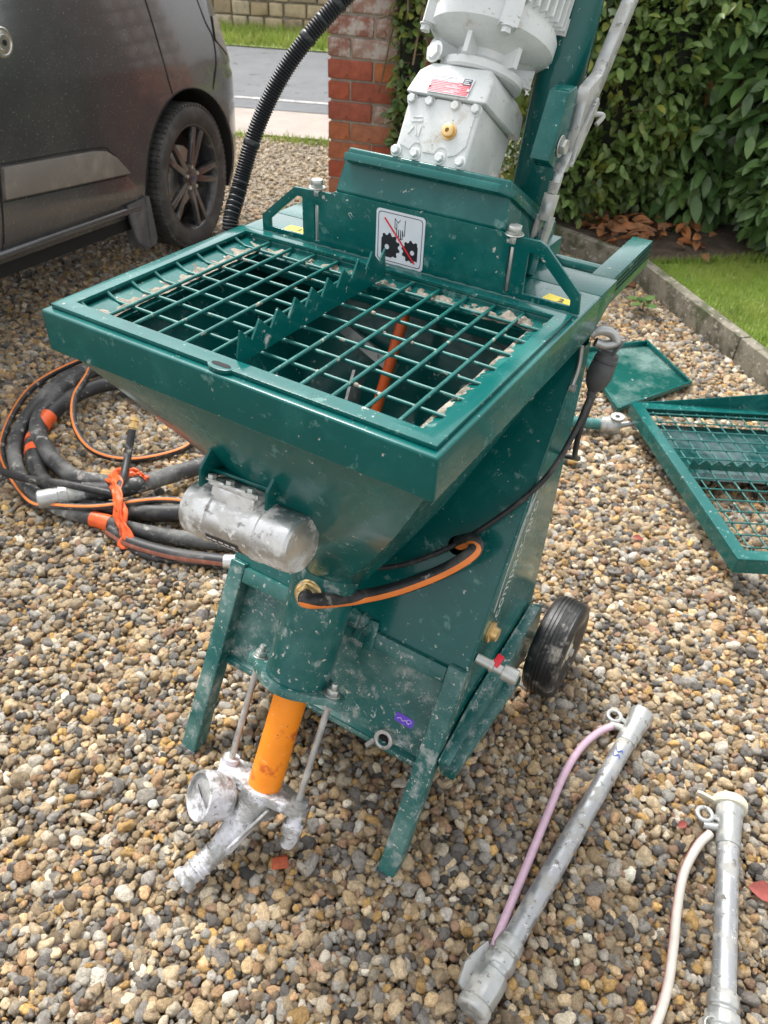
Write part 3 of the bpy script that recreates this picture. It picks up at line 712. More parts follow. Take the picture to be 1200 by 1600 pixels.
# weld foot along the plate
c = B(); c.tube([(x, Yp-.004, 1.0805+.0008*math.sin(x*210)) for x in np.linspace(-.285,.328,60)], .0035, 6); c.build('weld_seam', g_paint, bp_)
# ---- sloping motor housing
c = B()
v = c._v([(-.126,Yp-.001,1.181),(.192,Yp-.001,1.181),(.178,.492,1.247),(-.118,.492,1.247),
          (-.126,.62,1.085),(.192,.62,1.085),(.178,.66,1.16),(-.118,.66,1.16)])
for f in ((0,1,2,3),(1,5,6,2),(5,4,7,6),(4,0,3,7),(3,2,6,7),(0,4,5,1)): c._f([v[i] for i in f])
c.build('motor_housing', g_paint, pump, bevel=.005, seg=3)
fl = B(LM); fl.plate([(-.150,-.128),(.130,-.128),(.150,-.105),(.150,.10),(-.150,.10)], Matrix.Translation((.012,.024,1.352)), .013)
fl.box((-.175,-.02,1.345),(-.138,.05,1.358))
fp = fl.build('motor_flange', g_paint, pump, bevel=.0025)
c = B(LM); hexbolt(c, (-.150,-.03,1.325), (-1,-.3,.2), .016, .012); c.build('hinge_bolt', g_foot, pump, bevel=.001)
c = B(LM); hexbolt(c,(.165,.06,1.335),(1,0,0),.009,.008); c.build('hinge_bolt', g_foot, pump, bevel=.001)

# ---- gear box and motor
gm = B(LM); gx = .010
gm.plate([(-.064,1.372),(.056,1.372),(.064,1.380),(.064,1.474),(-.064,1.474)], frame((0,.070,0),(1,0,0),(0,0,1)), .148)
gear = gm.build('gearbox', motor_g, pump, bevel=.006, seg=3)
c = B(LM)
v = c._v([(-.068,-.088,1.4745),(.072,-.088,1.4745),(.078,.075,1.4745),(-.068,.075,1.4745),(-.062,-.074,1.512),(.068,-.074,1.512),(.073,.075,1.512),(-.062,.075,1.512),(-.048,-.060,1.531),(.054,-.060,1.531),(.058,.065,1.531),(-.048,.065,1.531)])
for f in ((3,2,1,0),(0,1,5,4),(1,2,6,5),(2,3,7,6),(3,0,4,7),(4,5,9,8),(5,6,10,9),(6,7,11,10),(7,4,8,11),(8,9,10,11)): c._f([v[i] for i in f])
c.build('gearbox_cover', motor_g, gear, bevel=.004, seg=3)
# front inspection cover with scalloped edge and bolts
sc2 = []
for x, z in [(-.060,1.392),(-.035,1.392)]: sc2.append((x,z))
def scal(cx, cz, r, a0, a1, k=7): return [(cx+r*math.cos(a0+(a1-a0)*i/k), cz+r*math.sin(a0+(a1-a0)*i/k)) for i in range(k+1)]
outl = [(-.058,1.398)]+scal(-.025,1.392,.012,math.pi,0)+scal(.020,1.392,.012,math.pi,0)+[(.044,1.396),(.052,1.404),(.058,1.412),(.058,1.464),(.046,1.468)]+scal(.022,1.4745,.011,-.2,-math.pi+.2)+scal(-.024,1.4745,.011,-.2,-math.pi+.2)+[(-.046,1.468),(-.058,1.46)]
c = B(LM); c.plate(outl, frame((0,-.0765,0),(1,0,0),(0,0,1)), .0045); c.build('inspection_cover', motor_g, gear, bevel=.001, seg=2)
for x, z in [(-.056,1.466),(-.024,1.466),(.022,1.466),(.057,1.466),(-.060,1.387),(-.025,1.388),(.020,1.388),(.056,1.388)]:
    c = B(LM); hexbolt(c, (x,-.078,z), (0,-1,0), .0072, .0075); c.build('cover_bolt', motor_g, gear, bevel=.0008, seg=1)
c = B(LM); c.lathe([(.0125,0),(.0125,.004),(.010,.004),(.010,.010),(.0085,.011),(.0035,.011),(.0035,.005)], (.024,-.080,1.428), (0,-1,0), 20); c.build('drain_plug', brass, gear)
for k, (p, q, w_) in enumerate([((-.045,1.440),(-.028,1.442),.0015),((-.046,1.434),(-.026,1.437),.003),((-.046,1.415),(-.038,1.429),.0025),((-.038,1.429),(-.031,1.414),.0025),((-.027,1.413),(-.027,1.430),.0025)]):
    c = B(LM); c.bar((p[0],-.0815,p[1]),(q[0],-.0815,q[1]),w_,.0018,up=(0,-1,0)); c.build('cast_mark', motor_g, gear, bevel=.0004, seg=1)
c = B(LM); hexbolt(c, (.0635,.05,1.40),(1,0,0),.011,.004); hexbolt(c,(-.05,-.062,1.545),(-.3,-1,0),.012,.006); c.build('side_plug', motor_g, gear)
# red name plate on the cover
dpl = (LM.to_3x3() @ Vector((0, .014, .0375))).normalized(); NPM = frame(LM @ Vector((.004,-.0832,1.4925)), EX, dpl)
c = B(NPM); c.box((-.036,-.015,0),(.036,.017,.0008)); npl = c.build('name_plate', white, gear)
c = B(NPM); c.box((-.0345,-.014,.0008),(.0345,.0075,.0011)); c.build('red_field', redlabel, npl)
c = B(NPM)
for k in range(7):
    c.box((-.033,-.0128+k*.0030,.0011),(.033,-.0124+k*.0030,.0013))
    c.box((-.006+.01*(k%3),-.0118+k*.0030,.0011),(.012+.008*(k%2),-.0110+k*.0030,.0013))
c.build('print_lines', white, npl)
c = B(NPM)
for k in range(3): c.box((-.033,.0090+k*.0024,.0008),(-.006+.006*k,.0099+k*.0024,.0010))
c.box((.019,.004,.0011),(.033,.0152,.0014)); c.build('print_text', ink, npl)
c = B(NPM)
for k in range(3): c.box((.0205,.0055+k*.0032,.0014),(.0315-.003*(k%2),.0072+k*.0032,.0016))
c.build('code_field', white, npl)
c = B(NPM); [hexbolt(c,(x,y_,.001),(0,0,1),.0025,.002,False) for x, y_ in ((-.034,-.004),(.034,-.005))]; c.build('rivet', bolt_m, npl)
# motor
MX = .010
mt = B(LM); mt.lathe([(.066,1.531),(.070,1.534),(.070,1.545),(.058,1.548),(.048,1.556),(.050,1.566),(.078,1.572),(.096,1.582),(.103,1.590),(.103,1.612),(.098,1.622),(.094,1.640),(.094,1.95),(.08,1.98)], (MX,.0,0), (0,0,1), 56)
for k in range(4):
    a_ = .6+k*math.pi/2; mt.box((-.014,-.014,1.583),(.014,.018,1.635), Matrix.Translation((MX,0,0)) @ Matrix.Rotation(a_,4,'Z') @ Matrix.Translation((0,-.101,0)))
for k in range(6):
    a_ = k*math.pi/3; mt.box((-.004,-.02,1.545),(.004,.02,1.58), Matrix.Translation((MX,0,0)) @ Matrix.Rotation(a_,4,'Z') @ Matrix.Translation((0,-.062,0)))
motor = mt.build('motor', motor_g, pump, smooth=35)
for k in range(40):
    a_ = -.35+k*math.pi*2/44
    if -.9 < ((a_+math.pi) % (2*math.pi))-math.pi < -.30: continue
    c = B(LM); c.box((-.0016,.0,1.624),(.0016,.022,1.95), Matrix.Translation((MX,0,0)) @ Matrix.Rotation(a_,4,'Z') @ Matrix.Translation((0,.090,0)))
    c.build('cooling_fin', motor_g, motor)
c = B(LM); c.box((-.075,-.150,1.655),(.045,-.080,1.78)); c.box((-.062,-.165,1.665),(.032,-.150,1.77)); c.build('terminal_box', motor_g, motor, bevel=.006)
for k in range(4):
    a_ = .6+k*math.pi/2; c = B(LM); p = Vector((MX,0,0))+Vector((math.sin(a_)*.108,-math.cos(a_)*.108,1.583)); hexbolt(c, p, (0,0,-1), .008, .008); c.build('motor_bolt', motor_g, motor)
c = B(LM); c.plate([(.016*math.cos(k*.4),.016*math.sin(k*.4)) for k in range(15)], frame((-.062,-.045,1.553),(.7,-.7,0),(0,0,1)), .006, [[(.009*math.cos(-k*.5),.009*math.sin(-k*.5)) for k in range(12)]]); c.build('lifting_eye', motor_g, motor)

# ---- support post, over-centre clamp
PB = Vector((.134,.700,1.10)); PT = Vector((.140,.800,1.68)); pd = (PT-PB).normalized()
c = B(); c.cyl(PB, PT, .042, n=32); post = c.build('support_post', g_paint, pump, bevel=.001)
c = B(); c.cyl(PB+pd*.0, PB+pd*.03, .050, n=28); c.bar((.09,.68,1.09),(.20,.68,1.09),.07,.03); c.build('post_foot', g_dirty, post, bevel=.003)
XL = .200
c = B(); c.plate([(.570,1.262),(.600,1.245),(.640,1.262),(.655,1.345),(.645,1.356),(.612,1.352)], frame((XL-.030,0,0),(0,1,0),(0,0,1)), .032); c.build('clamp_bracket', g_paint, pump, bevel=.002)
c = B(); hexbolt(c,(XL+.0025,.612,1.276),(1,0,0),.0125,.009); c.build('pivot_bolt', bolt_m, pump, bevel=.001, seg=1)
lev = B()
lev.plate([(.612,1.238),(.632,1.236),(.650,1.262),(.690,1.300),(.705,1.318),(.735,1.345),(.800,1.420),(.875,1.505),(.857,1.518),(.780,1.436),(.715,1.365),(.688,1.358),(.668,1.352),(.658,1.335),(.640,1.262),(.622,1.252)], frame((XL-.004,0,0),(0,1,0),(0,0,1)), .020)
lever = lev.build('clamp_lever', zinc, pump, bevel=.003)
c = B(); c.plate([(.63,1.245),(.652,1.262),(.69,1.30),(.71,1.325),(.70,1.335),(.645,1.285)], frame((XL+.0162,0,0),(0,1,0),(0,0,1)), .006); c.tube(spline([(XL+.012,.698,1.31),(XL+.03,.715,1.308),(XL+.026,.700,1.296)],5),.004,8); c.build('lever_strap', zinc, lever, bevel=.0015)
c = B()
c.tube(spline([(XL+.004,.628,1.248),(XL+.006,.618,1.232),(XL+.006,.612,1.218),(XL+.004,.607,1.205)],6), .0075, 12)
for k in range(7): c.cyl((XL+.004,.6075+.0003*k,1.207+.0025*k),(XL+.004,.6078+.0003*k,1.2083+.0025*k),.0088,n=12)
c.cyl((XL+.004,.6065,1.205),(XL+.002,.598,1.165),.0125,n=18)
c.bar((XL-.006,.600,1.172),(XL-.008,.584,1.125),.007,.018); c.bar((XL+.012,.600,1.172),(XL+.010,.584,1.125),.007,.018)
c.build('tension_rod', zinc, pump, bevel=.001)
c = B(); c.bar((XL+.002,.566,1.082),(XL+.002,.590,1.138),.010,.03); c.build('rod_anchor', g_paint, pump, bevel=.002)
# ---- lifting handles behind the deck
c = B(); c.bar((.3055,.647,H-.026),(.3055,.880,H-.026),.040,.050); hb = c.build('handle_bar', g_paint, pump, bevel=.003)
c = B(); [c.bar((.3265,.66,H-.012-k*.009),(.3265,.878,H-.012-k*.009),.0012,.0015) for k in range(3)]; c.build('handle_groove', darkgap, hb)
c = B(); c.cyl((.286,.715,H-.028),(-.22,.715,H-.028),.019,n=20); c.build('cross_tube', g_paint, pump)

# ---- chassis
c = B(); zb, zt = .41, .97
c.plate([(-.262,0),(.318,0),(.318,(zt-zb)*math.hypot(1,TP)),(-.262,(zt-zb)*math.hypot(1,TP))], frame(CP(0,zb), (1,0,0), CP(0,zt)-CP(0,zb)), .003,
        [[(.216+.019*math.cos(-k*.42),(.612-zb)*math.hypot(1,TP)+.019*math.sin(-k*.42)) for k in range(15)]])
front = c.build('front_panel', g_paint, pump)
c = B(); c.plate([(.035+TP*.40,.40),(.035+TP*.97,.97),(.622,.97),(.622,.22),(.035+TP*.25,.25)], frame((.3145,0,0),(0,1,0),(0,0,1)), .0035); side = c.build('side_panel', g_paint, pump, bevel=.001, seg=1)
c = B(); c.plate([(.035+TP*.40,.40),(.035+TP*.97,.97),(.622,.97),(.622,.22),(.035+TP*.25,.25)], frame((-.262,0,0),(0,1,0),(0,0,1)), .0035); c.build('side_panel', g_paint, pump, bevel=.001, seg=1)
c = B(); c.box((-.257,.6225,.20),(.313,.626,1.0)); c.build('rear_panel', g_paint, pump)
# folded edge bead
c = B(); c.tube([CP(.3165,z_,.0) for z_ in np.linspace(.405,.965,12)], .0035, 8); c.build('folded_edge', g_paint, front)
# legs and cross bar
for x0, x1 in ((-.262,-.222),(.280,.320)):
    c = B(); c.bar(CP((x0+x1)/2, -.01, -.006), CP((x0+x1)/2, .415, -.006), .040, .040, up=PN); leg = c.build('leg', g_foot, pump, bevel=.004, seg=3)
    c = B(); c.bar(CP((x0+x1)/2, -.014, -.006), CP((x0+x1)/2, -.0, -.006), .046, .046, up=PN); c.build('foot_cap', rubber_d, leg, bevel=.004)
c = B(); c.bar(CP(-.222,.395,-.004), CP(.280,.395,-.004), .034, .034, up=PN); c.bar(CP(-.262,.425,-.010), CP(.319,.425,-.010), .02, .02, up=PN); c.build('cross_bar', g_dirty, pump, bevel=.003)
# recessed lower tray
c = B(); c.plate([(-.224,0),(.282,0),(.282,.20),(-.224,.20)], frame(CP(0,.195,-.028),(1,0,0),CP(0,1)-CP(0,0)), .003); lowp = c.build('lower_panel', g_foot, pump)
c = B(); c.bar(CP(-.224,.198,-.024), CP(.282,.198,-.024), .010, .018, up=PN); c.build('lower_lip', g_foot, lowp, bevel=.002)
c = B(); c.box((-.22,.165,.185),(.28,.60,.21)); c.build('bottom_tray', g_dirty, pump, bevel=.004)
SM = frame(CP(.222,.262,-.0245),(1,0,-.05),CP(0,1)-CP(0,0)); c = B(SM)
c.plate([(-.019,-.010),(.019,-.010),(.021,-.008),(.021,.008),(.019,.010),(-.019,.010),(-.021,.008),(-.021,-.008)], Matrix.Identity(4), .0008); st = c.build('purple_sticker', purple, pump)
c = B(SM); c.tube([(x,.002*math.sin(x*500)-.001,.0011) for x in np.linspace(-.016,.015,24)], .0011, 5); c.tube([(.011+.005*math.cos(k*.5),.001+.005*math.sin(k*.5),.0011) for k in range(11)],.0009,5); c.build('print', purple_l, st)
c = B(); c.lathe([(.016,0),(.020,.002),(.021,.014),(.017,.016),(.013,.014),(.013,.0)], CP(.196,.212,-.026), PN, 24); c.bar(CP(.178,.21,-.01),CP(.168,.20,.0),.01,.006); dv_ = c.build('drain_valve', zinc, pump)
c = B(); c.cyl(CP(.196,.212,-.026), CP(.196,.212,-.018), .0128, n=20); c.build('bore', darkgap, dv_)
# latch on the cross bar
c = B(); c.bar(CP(.050,.43,.012), CP(.092,.418,.012), .024, .012, up=PN); c.cyl(CP(.045,.425,.02), CP(.075,.425,.02), .014, n=16); c.bar(CP(.088,.44,.016), CP(.080,.395,.022), .016, .008, up=PN); c.cyl(CP(.10,.42,.01),CP(.10,.42,.03),.008,n=12); c.bar(CP(.105,.435,.014),CP(.112,.385,.02),.024,.006,up=PN)
c.build('latch', g_foot, pump, bevel=.002)
c = B(); c.plate([(.0105*math.cos(k*.42),.0105*math.sin(k*.42)) for k in range(15)], frame(CP(.208,.553,.0008),(1,0,0),CP(0,1)-CP(0,0)), .0016); c.build('blind_plug', blackm, pump)
# side gusset, axle and wheels
c = B(); c.plate([(.165,.255),(.30,.30),(.60,.325),(.70,.235),(.715,.13),(.66,.085),(.56,.10),(.19,.175)], frame((.3225,0,0),(0,1,0),(0,0,1)), .004); c.bar((.334,.17,.25),(.334,.60,.322),.024,.004,up=(0,-.16,1)); c.bar((.336,.20,.175),(.336,.56,.105),.028,.026); c.build('wheel_bracket', g_foot, pump, bevel=.0015)
c = B(); c.plate([(.165,.255),(.30,.30),(.60,.325),(.70,.235),(.715,.13),(.66,.085),(.56,.10),(.19,.175)], frame((-.268,0,0),(0,1,0),(0,0,1)), .004); c.build('wheel_bracket', g_foot, pump, bevel=.0015)
c = B(); c.cyl((-.36,.69,.132),(.43,.69,.132),.010,n=14); c.build('axle', zinc, pump)
def wheel(x, sgn):
    tp = [(.060,-.030),(.085,-.040),(.105,-.0425),(.118,-.038),(.125,-.030)]
    for k in range(6):
        y_ = -.026+k*.0092; tp += [(.1285-abs(y_)*.10, y_),(.1285-abs(y_+.006)*.10, y_+.0062),(.1268-abs(y_)*.10, y_+.0068),(.1268-abs(y_)*.10, y_+.0087)]
    tp += [(.125,.031),(.118,.038),(.105,.0425),(.085,.040),(.060,.030)]
    c = B(); c.lathe(tp, (x,.69,.130), (sgn,0,0), 56, caps=False); wh = c.build('wheel', wheel_m, pump, smooth=30)
    c = B(); c.lathe([(.012,-.034),(.020,-.034),(.022,-.022),(.050,-.020),(.064,-.030),(.066,-.026),(.064,.026),(.066,.030),(.052,.020),(.024,.022),(.022,.036),(.012,.036)], (x,.69,.130), (sgn,0,0), 40); c.build('rim', cream, wh)
wheel_m = mat('wet_tyre_rubber', (.016,.016,.017), .38, 0, .3, 14, .0006, 40, layers=[((.27,.25,.22), 6.5, .545, .06, .9), ((.07,.067,.063), 14, .54, .12, .7)])
wheel(.386, 1); wheel(-.335, -1)
# outlet tap with red lever on the right side
c = B(); c.lathe([(.010,0),(.0105,.03),(.013,.03),(.013,.036),(.010,.038),(.010,.055),(.0145,.056),(.016,.066),(.0165,.085),(.012,.088)], (.3185,.300,.428), (1,.10,-.16), 18); tap = c.build('outlet_tap', bolt_m, pump)
c = B(); c.bar((.357,.300,.428),(.362,.318,.446),.014,.007); c.build('tap_handle', redvalve, tap, bevel=.002)
c = B(); c.lathe([(.022,0),(.022,.006),(.015,.008),(.014,.018),(.004,.018)], (.3185,.352,.455),(1,0,0),20); c.build('filler_plug', brass, pump)
# white outlined lettering on the side panel
tdir = (CP(0,.9)-CP(0,.4)).normalized()
TM = frame(Vector((.3183,.405,.585)), tdir, Vector((0,.86,-.5)))
TM = frame(Vector((.3184,.432,.585)), tdir, tdir.cross(Vector((1,0,0)))*-1)
lt = text('lettering', 'compact-pro', .048, TM, whitel, pump, .0002)
c = B(); sw = []
for k in range(40):
    t_ = k/39; sw.append((-.105+.24*t_, .030+.012*math.sin(t_*math.pi)+(.012*math.sin((t_-.6)/.4*math.pi) if t_ > .6 else 0), .0006))
sw2 = [(.135+.032*math.cos(a_)*1.2, .040+.009*math.sin(a_), .0006) for a_ in np.linspace(-.3,5.9,22)]
c = B(TM); c.tube(sw, .0012, 5); c.tube(sw2, .0012, 5); c.tube([(.06+.03*math.cos(a_), .044+.006*math.sin(a_), .0006) for a_ in np.linspace(0,6.1,22)], .001, 5); c.build('logo_loop', whitel, pump)

# ---- pump tube, flange, stator, manifold
c = B(LM); c.lathe([(.0635,.415),(.0635,.70),(.072,.76)], (0,0,0), (0,0,1), 48); ptube = c.build('pump_tube', g_dirty, pump)
def rounded_flange(hw, r0, r1, n=14):
    pts = []
    for sx in (1, -1):
        pts += [(sx*(hw-.02)+(sx)*.024*math.cos(a_), .024*math.sin(a_)*sx) for a_ in np.linspace(-math.pi/2, math.pi/2, n)]
        pts += [(sx*r0*math.cos(a_), sx*r0*math.sin(a_)) for a_ in np.linspace(math.pi*.30, math.pi*.70, n)]
    return pts
c = B(LM); c.plate(rounded_flange(.108,.074,0), Matrix.Translation((-.002,0,.412)), .016); c.build('tube_flange', g_foot, pump, bevel=.002)
for x in (-.090, .084):
    c = B(LM); hexbolt(c,(x,-.002,.428),(0,0,1),.0125,.011,True,.012); c.build('tie_nut', bolt_m, pump, bevel=.0008, seg=1)
    c = B(LM); c.cyl((x,-.002,.412),(x,-.002,.175),.0068,n=14); c.cyl((x,-.002,.412),(x,-.002,.400),.0115,n=6); c.build('tie_rod', zinc, pump)
c = B(LM); c.lathe([(.034,.165),(.0345,.18),(.0335,.30),(.0345,.412)], (0,0,0), (0,0,1), 40); c.build('stator', orange, pump)
mf = B(LM); mf.plate([(x*1.0,y_) for x, y_ in rounded_flange(.106,.046,0)], Matrix.Translation((-.002,0,.160)), .018)
mf.lathe([(.046,.176),(.047,.15),(.043,.12),(.030,.108)], (0,0,0), (0,0,1), 28)
mf.cyl((-.092,0,.16),(-.092,0,.19),.018,n=16); mf.cyl((.086,0,.155),(.086,0,.19),.018,n=16)
mani = mf.build('outlet_manifold', coated, pump, bevel=.004, seg=3)
# outlet pipe running down to the front left, with a flat rib
pa, pb, pc_ = LP(-.005,-.012,.135), Vector((.005,-.135,.068)), Vector((-.018,-.205,.046))
c = B(); c.cyl(pa, pb, .036, .024, n=22); c.cyl(pb, pc_, .0235, .0215, n=22); c.lathe([(.0215,0),(.027,.004),(.0275,.016),(.0245,.020),(.019,.021),(.018,.004)], pc_, pc_-pb, 24)
for k in range(4): c.lathe([(.0235,0),(.0255,.003),(.0235,.006)], pb.lerp(pc_,.2+.18*k), pc_-pb, 20, caps=False)
op = c.build('outlet_pipe', coated, mani, smooth=50)
ax = (pb-pa).normalized(); c = B(); c.bar(pa+Vector((.045,.0,.018)), pb+Vector((.022,.008,.012)), .006, .05, up=(.3,-.3,1)); c.build('rib', coated, mani, bevel=.002)
# pressure gauge
gp0 = Vector((-.052,-.098,.155)); gd = Vector((-.42,-.62,.52)).normalized()
gc = gp0
c = B(); c.lathe([(.040,-.044),(.047,-.036),(.049,-.010),(.050,.010),(.048,.019),(.043,.0195),(.042,.013)], gc, gd, 36); gauge = c.build('pressure_gauge', coated, pump, smooth=45)
c = B(); c.cyl(gc+gd*.0118, gc+gd*.0130, .0426, n=36); c.build('gauge_glass', mat('clouded_gauge_face', (.36,.37,.36), .25, 0, .3, 40, layers=[((.55,.55,.55), 22, .5, .15, .6)]), gauge)
gy = gd.cross(Vector((0,0,1))).normalized(); c = B(); c.bar(gc+gd*.0134-gy*.006, gc+gd*.0134+gy*.022+Vector((0,0,.008)), .0022, .0006, up=gd); c.build('needle', ink, gauge)
c = B(); c.cyl(gc-gd*.02, pa.lerp(pb,.45), .017, .021, n=16); c.tube(spline([LP(-.094,-.01,.17), LP(-.085,-.04,.15), gc-gd*.03+Vector((.01,0,.03))],6), .011, 10); c.build('gauge_neck', coated, gauge)
# right-hand drain leg
c = B(); c.tube(spline([LP(.087,0,.165), LP(.089,-.006,.135), LP(.088,.008,.105), LP(.080,.012,.075)],6), .0155, 14); c.cyl(LP(.089,-.006,.140),LP(.089,-.005,.118),.021,n=16); c.build('drain_leg', coated, mani)
# brass inlet on the tube and striped air hose through the panel
fb = LP(.004,-.060,.620); fd = Vector((.18,-.86,.47)).normalized()
c = B(); c.lathe([(.024,0),(.025,.006),(.020,.008),(.020,.016),(.015,.018),(.015,.026)], fb, fd, 6); c.lathe([(.026,-.006),(.027,.004),(.022,.008)], fb, fd, 28); c.build('brass_fitting', brass, pump, bevel=.001, seg=1)
hp = spline([fb+fd*.014, fb+fd*.034+Vector((.020,0,.004)), Vector((.095,.220,.536)), Vector((.162,.246,.574)), Vector((.221,.280,.615)), Vector((.256,.307,.645)), Vector((.270,.333,.662)), Vector((.254,.353,.662)), Vector((.228,.366,.634)), Vector((.216,.395,.612)), Vector((.214,.45,.60))], 8)
c = B(); c.tube(hp, .0138, 16); ah = c.build('air_hose', rubber, pump)
def ribbon(path, r, ang, wid, m, name, parent, lift=.0006):
    P = [Vector(p) for p in path]; b_ = B(); rows = []
    T = [(P[min(i+1,len(P)-1)]-P[max(i-1,0)]).normalized() for i in range(len(P))]; x = T[0].orthogonal().normalized()
    for i in range(len(P)):
        x = (x-T[i]*x.dot(T[i])).normalized(); y_ = T[i].cross(x); an = ang(i) if callable(ang) else ang
        rows.append(b_._v([P[i]+(x*math.cos(an+k*wid)+y_*math.sin(an+k*wid))*(r+lift) for k in (-1,-.5,0,.5,1)]))
    for a_, c_ in zip(rows, rows[1:]):
        for k in range(4): b_._f([a_[k],a_[k+1],c_[k+1],c_[k]])
    return b_.build(name, m, parent, smooth=180)
def facing(path, want):
    """angle function that keeps a stripe on the side of the hose facing a direction"""
    P = [Vector(p) for p in path]; T = [(P[min(i+1,len(P)-1)]-P[max(i-1,0)]).normalized() for i in range(len(P))]; x = T[0].orthogonal().normalized(); out = []
    for i in range(len(P)):
        x = (x-T[i]*x.dot(T[i])).normalized(); y_ = T[i].cross(x); wv = Vector(want); out.append(math.atan2(wv.dot(y_), wv.dot(x)))
    return lambda i: out[i]
ribbon(hp, .0138, facing(hp, (.3,-.9,.05)), .42, stripe, 'stripe', ah)

# ---- vibrator on the funnel
v0, v1 = Vector((-.100,.030,.797)), Vector((.116,.028,.817)); vd = (v1-v0).normalized(); vl = (v1-v0).length
c = B(); c.lathe([(.020,0),(.040,.001),(.0445,.006),(.046,.02),(.046,.046),(.0475,.047),(.0475,.058),(.044,.060),(.0445,vl-.075),(.0475,vl-.073),(.0475,vl-.062),(.046,vl-.060),(.046,vl-.02),(.0445,vl-.006),(.041,vl-.001),(.02,vl)], v0, vd, 48)
vib = c.build('vibrator', alu, pump, smooth=28)
vu = Vector((0,.42,.9)).normalized(); vf = vd.cross(vu)
c = B(frame(v0+vd*.052, vd, vu)); c.box((.0,.020,-.040),(.085,.052,.030)); c.box((-.006,.052,-.050),(.094,.062,.034)); mp_ = c.build('mount_foot', alu, vib, bevel=.004)
for x in (.004,.040,.082):
    for z_ in (-.044,.026):
        c = B(frame(v0+vd*.052, vd, vu)); hexbolt(c,(x,.062,-z_-.008),(0,1,0),.007,.006); c.build('mount_bolt', bolt_m, vib)
mid = v0+vd*(vl*.42)
c = B(); rows = []
nd_ = Vector((0,-.86,-.50)); td = vd.cross(nd_)
for k in range(7):
    an = -.42+k*.14; rr_ = .0452; q_ = (nd_*math.cos(an)+td*math.sin(an))*rr_
    rows.append(c._v([mid+q_-vd*.036, mid+q_+vd*.036]))
for a_, b_ in zip(rows, rows[1:]): c._f([a_[0],a_[1],b_[1],b_[0]])
vp_ = c.build('rating_plate', ink, vib, smooth=180)
c = B(); rows = []
for k in range(3):
    for j in range(5):
        an = -.28+k*.2; an2 = an+.10; x_ = -.030+j*.0125; w_ = random.uniform(.006,.011)
        q1 = (nd_*math.cos(an)+td*math.sin(an))*.0457; q2 = (nd_*math.cos(an2)+td*math.sin(an2))*.0457
        c._f(c._v([mid+q1+vd*x_, mid+q1+vd*(x_+w_), mid+q2+vd*(x_+w_), mid+q2+vd*x_]))
c.build('plate_print', white, vp_)
# bracket: backing plate and two cheek plates welded to the funnel
c = B(); base = v0+vd*.095+vu*.066
c.bar(base-vd*.075+Vector((0,.016,.0)), base+vd*.075+Vector((0,.016,.0)), .075, .005, up=vu)
c.build('vibrator_bracket', g_paint, pump, bevel=.001)
for s_ in (-.062, .068):
    q_ = base+vd*s_; c = B(); c.plate([(-.045,.0),(-.040,.030),(.0,.062),(.10,.115),(.12,.05),(.03,-.005)], frame(q_-vd*.003, (0,1,0), (0,0,1)), .005); c.build('bracket_cheek', g_paint, pump, bevel=.001)

# ---- cable with rubber plug hung on the right
plug_c = Vector((.358,.590,.945)); pdn = Vector((-.05,-.18,-.98)).normalized(); 
pl0, pl1 = Vector((.358,.598,.968)), Vector((.347,.568,.864))
c = B(); pdv = pl1-pl0; c.lathe([(.012,-.004),(.019,0),(.0195,.008),(.021,.009),(.021,.014),(.0195,.015),(.021,.016),(.021,.022),(.0218,.024),(.022,.028),(.022,.044),(.019,.056),(.0125,.067),(.0085,.070),(.008,.080),(.007,.082)], pl0, pdv, 32)
plug = c.build('power_plug', plug_m, pump, smooth=50)
c = B(); c.plate([(.021*math.cos(a_),.021*math.sin(a_)) for a_ in np.linspace(0,6.0,18)], frame(pl0+Vector((.010,.008,.004)), (.5,.2,1), (0,1,.2)), .004); c.build('plug_cap', plug_m, plug, bevel=.001)
c = B(); c.tube(spline([(.325,.575,1.005),(.340,.585,1.012),(.356,.598,1.005),(.366,.600,.990),(.350,.590,.985),(.335,.582,.990)],6), .0085, 10); c.build('cable_hook', zinc, pump)
e0 = pl0+pdv.normalized()*.080
cb = spline([e0, (.350,.522,.842), (.335,.462,.776), (.290,.408,.708), (.215,.352,.628), (.135,.308,.572), (.07,.268,.56), (.02,.20,.59), (.03,.12,.70), (.06,.075,.775)], 8)
c = B(); c.tube(cb, .0052, 10); c.build('cable', rubber, plug)
cb2 = spline([e0+Vector((.004,.004,.0)), (.353,.545,.83), (.348,.575,.76), (.340,.63,.72), (.28,.66,.69)], 6)
c = B(); c.tube(cb2, .0052, 10); c.build('cable', rubber, plug)
c = B(); c.tube(spline([(.318,.565,.985),(.322,.56,.95),(.321,.548,.915)],5), .004, 8); c.cyl((.318,.546,.912),(.328,.546,.912),.007,n=12); c.build('strap_rod', zinc, pump)

# ---- black corrugated conduit rising at the left rear
cp_ = spline([(-.35,.60,.70),(-.372,.52,.95),(-.379,.474,1.051),(-.390,.524,1.127),(-.381,.582,1.231),(-.343,.636,1.33),(-.279,.698,1.42),(-.20,.76,1.50),(-.08,.86,1.62)], 46)
L_ = 0; rad = []; acc = [0]
for a_, b_ in zip(cp_, cp_[1:]): acc.append(acc[-1]+(b_-a_).length)
c = B(); c.tube(cp_, .017, 20, rf=lambda i: .0146+.0013*(1 if (acc[i]/.0052) % 1 < .55 else -1)); c.build('corrugated_conduit', conduit_m, pump, smooth=60)

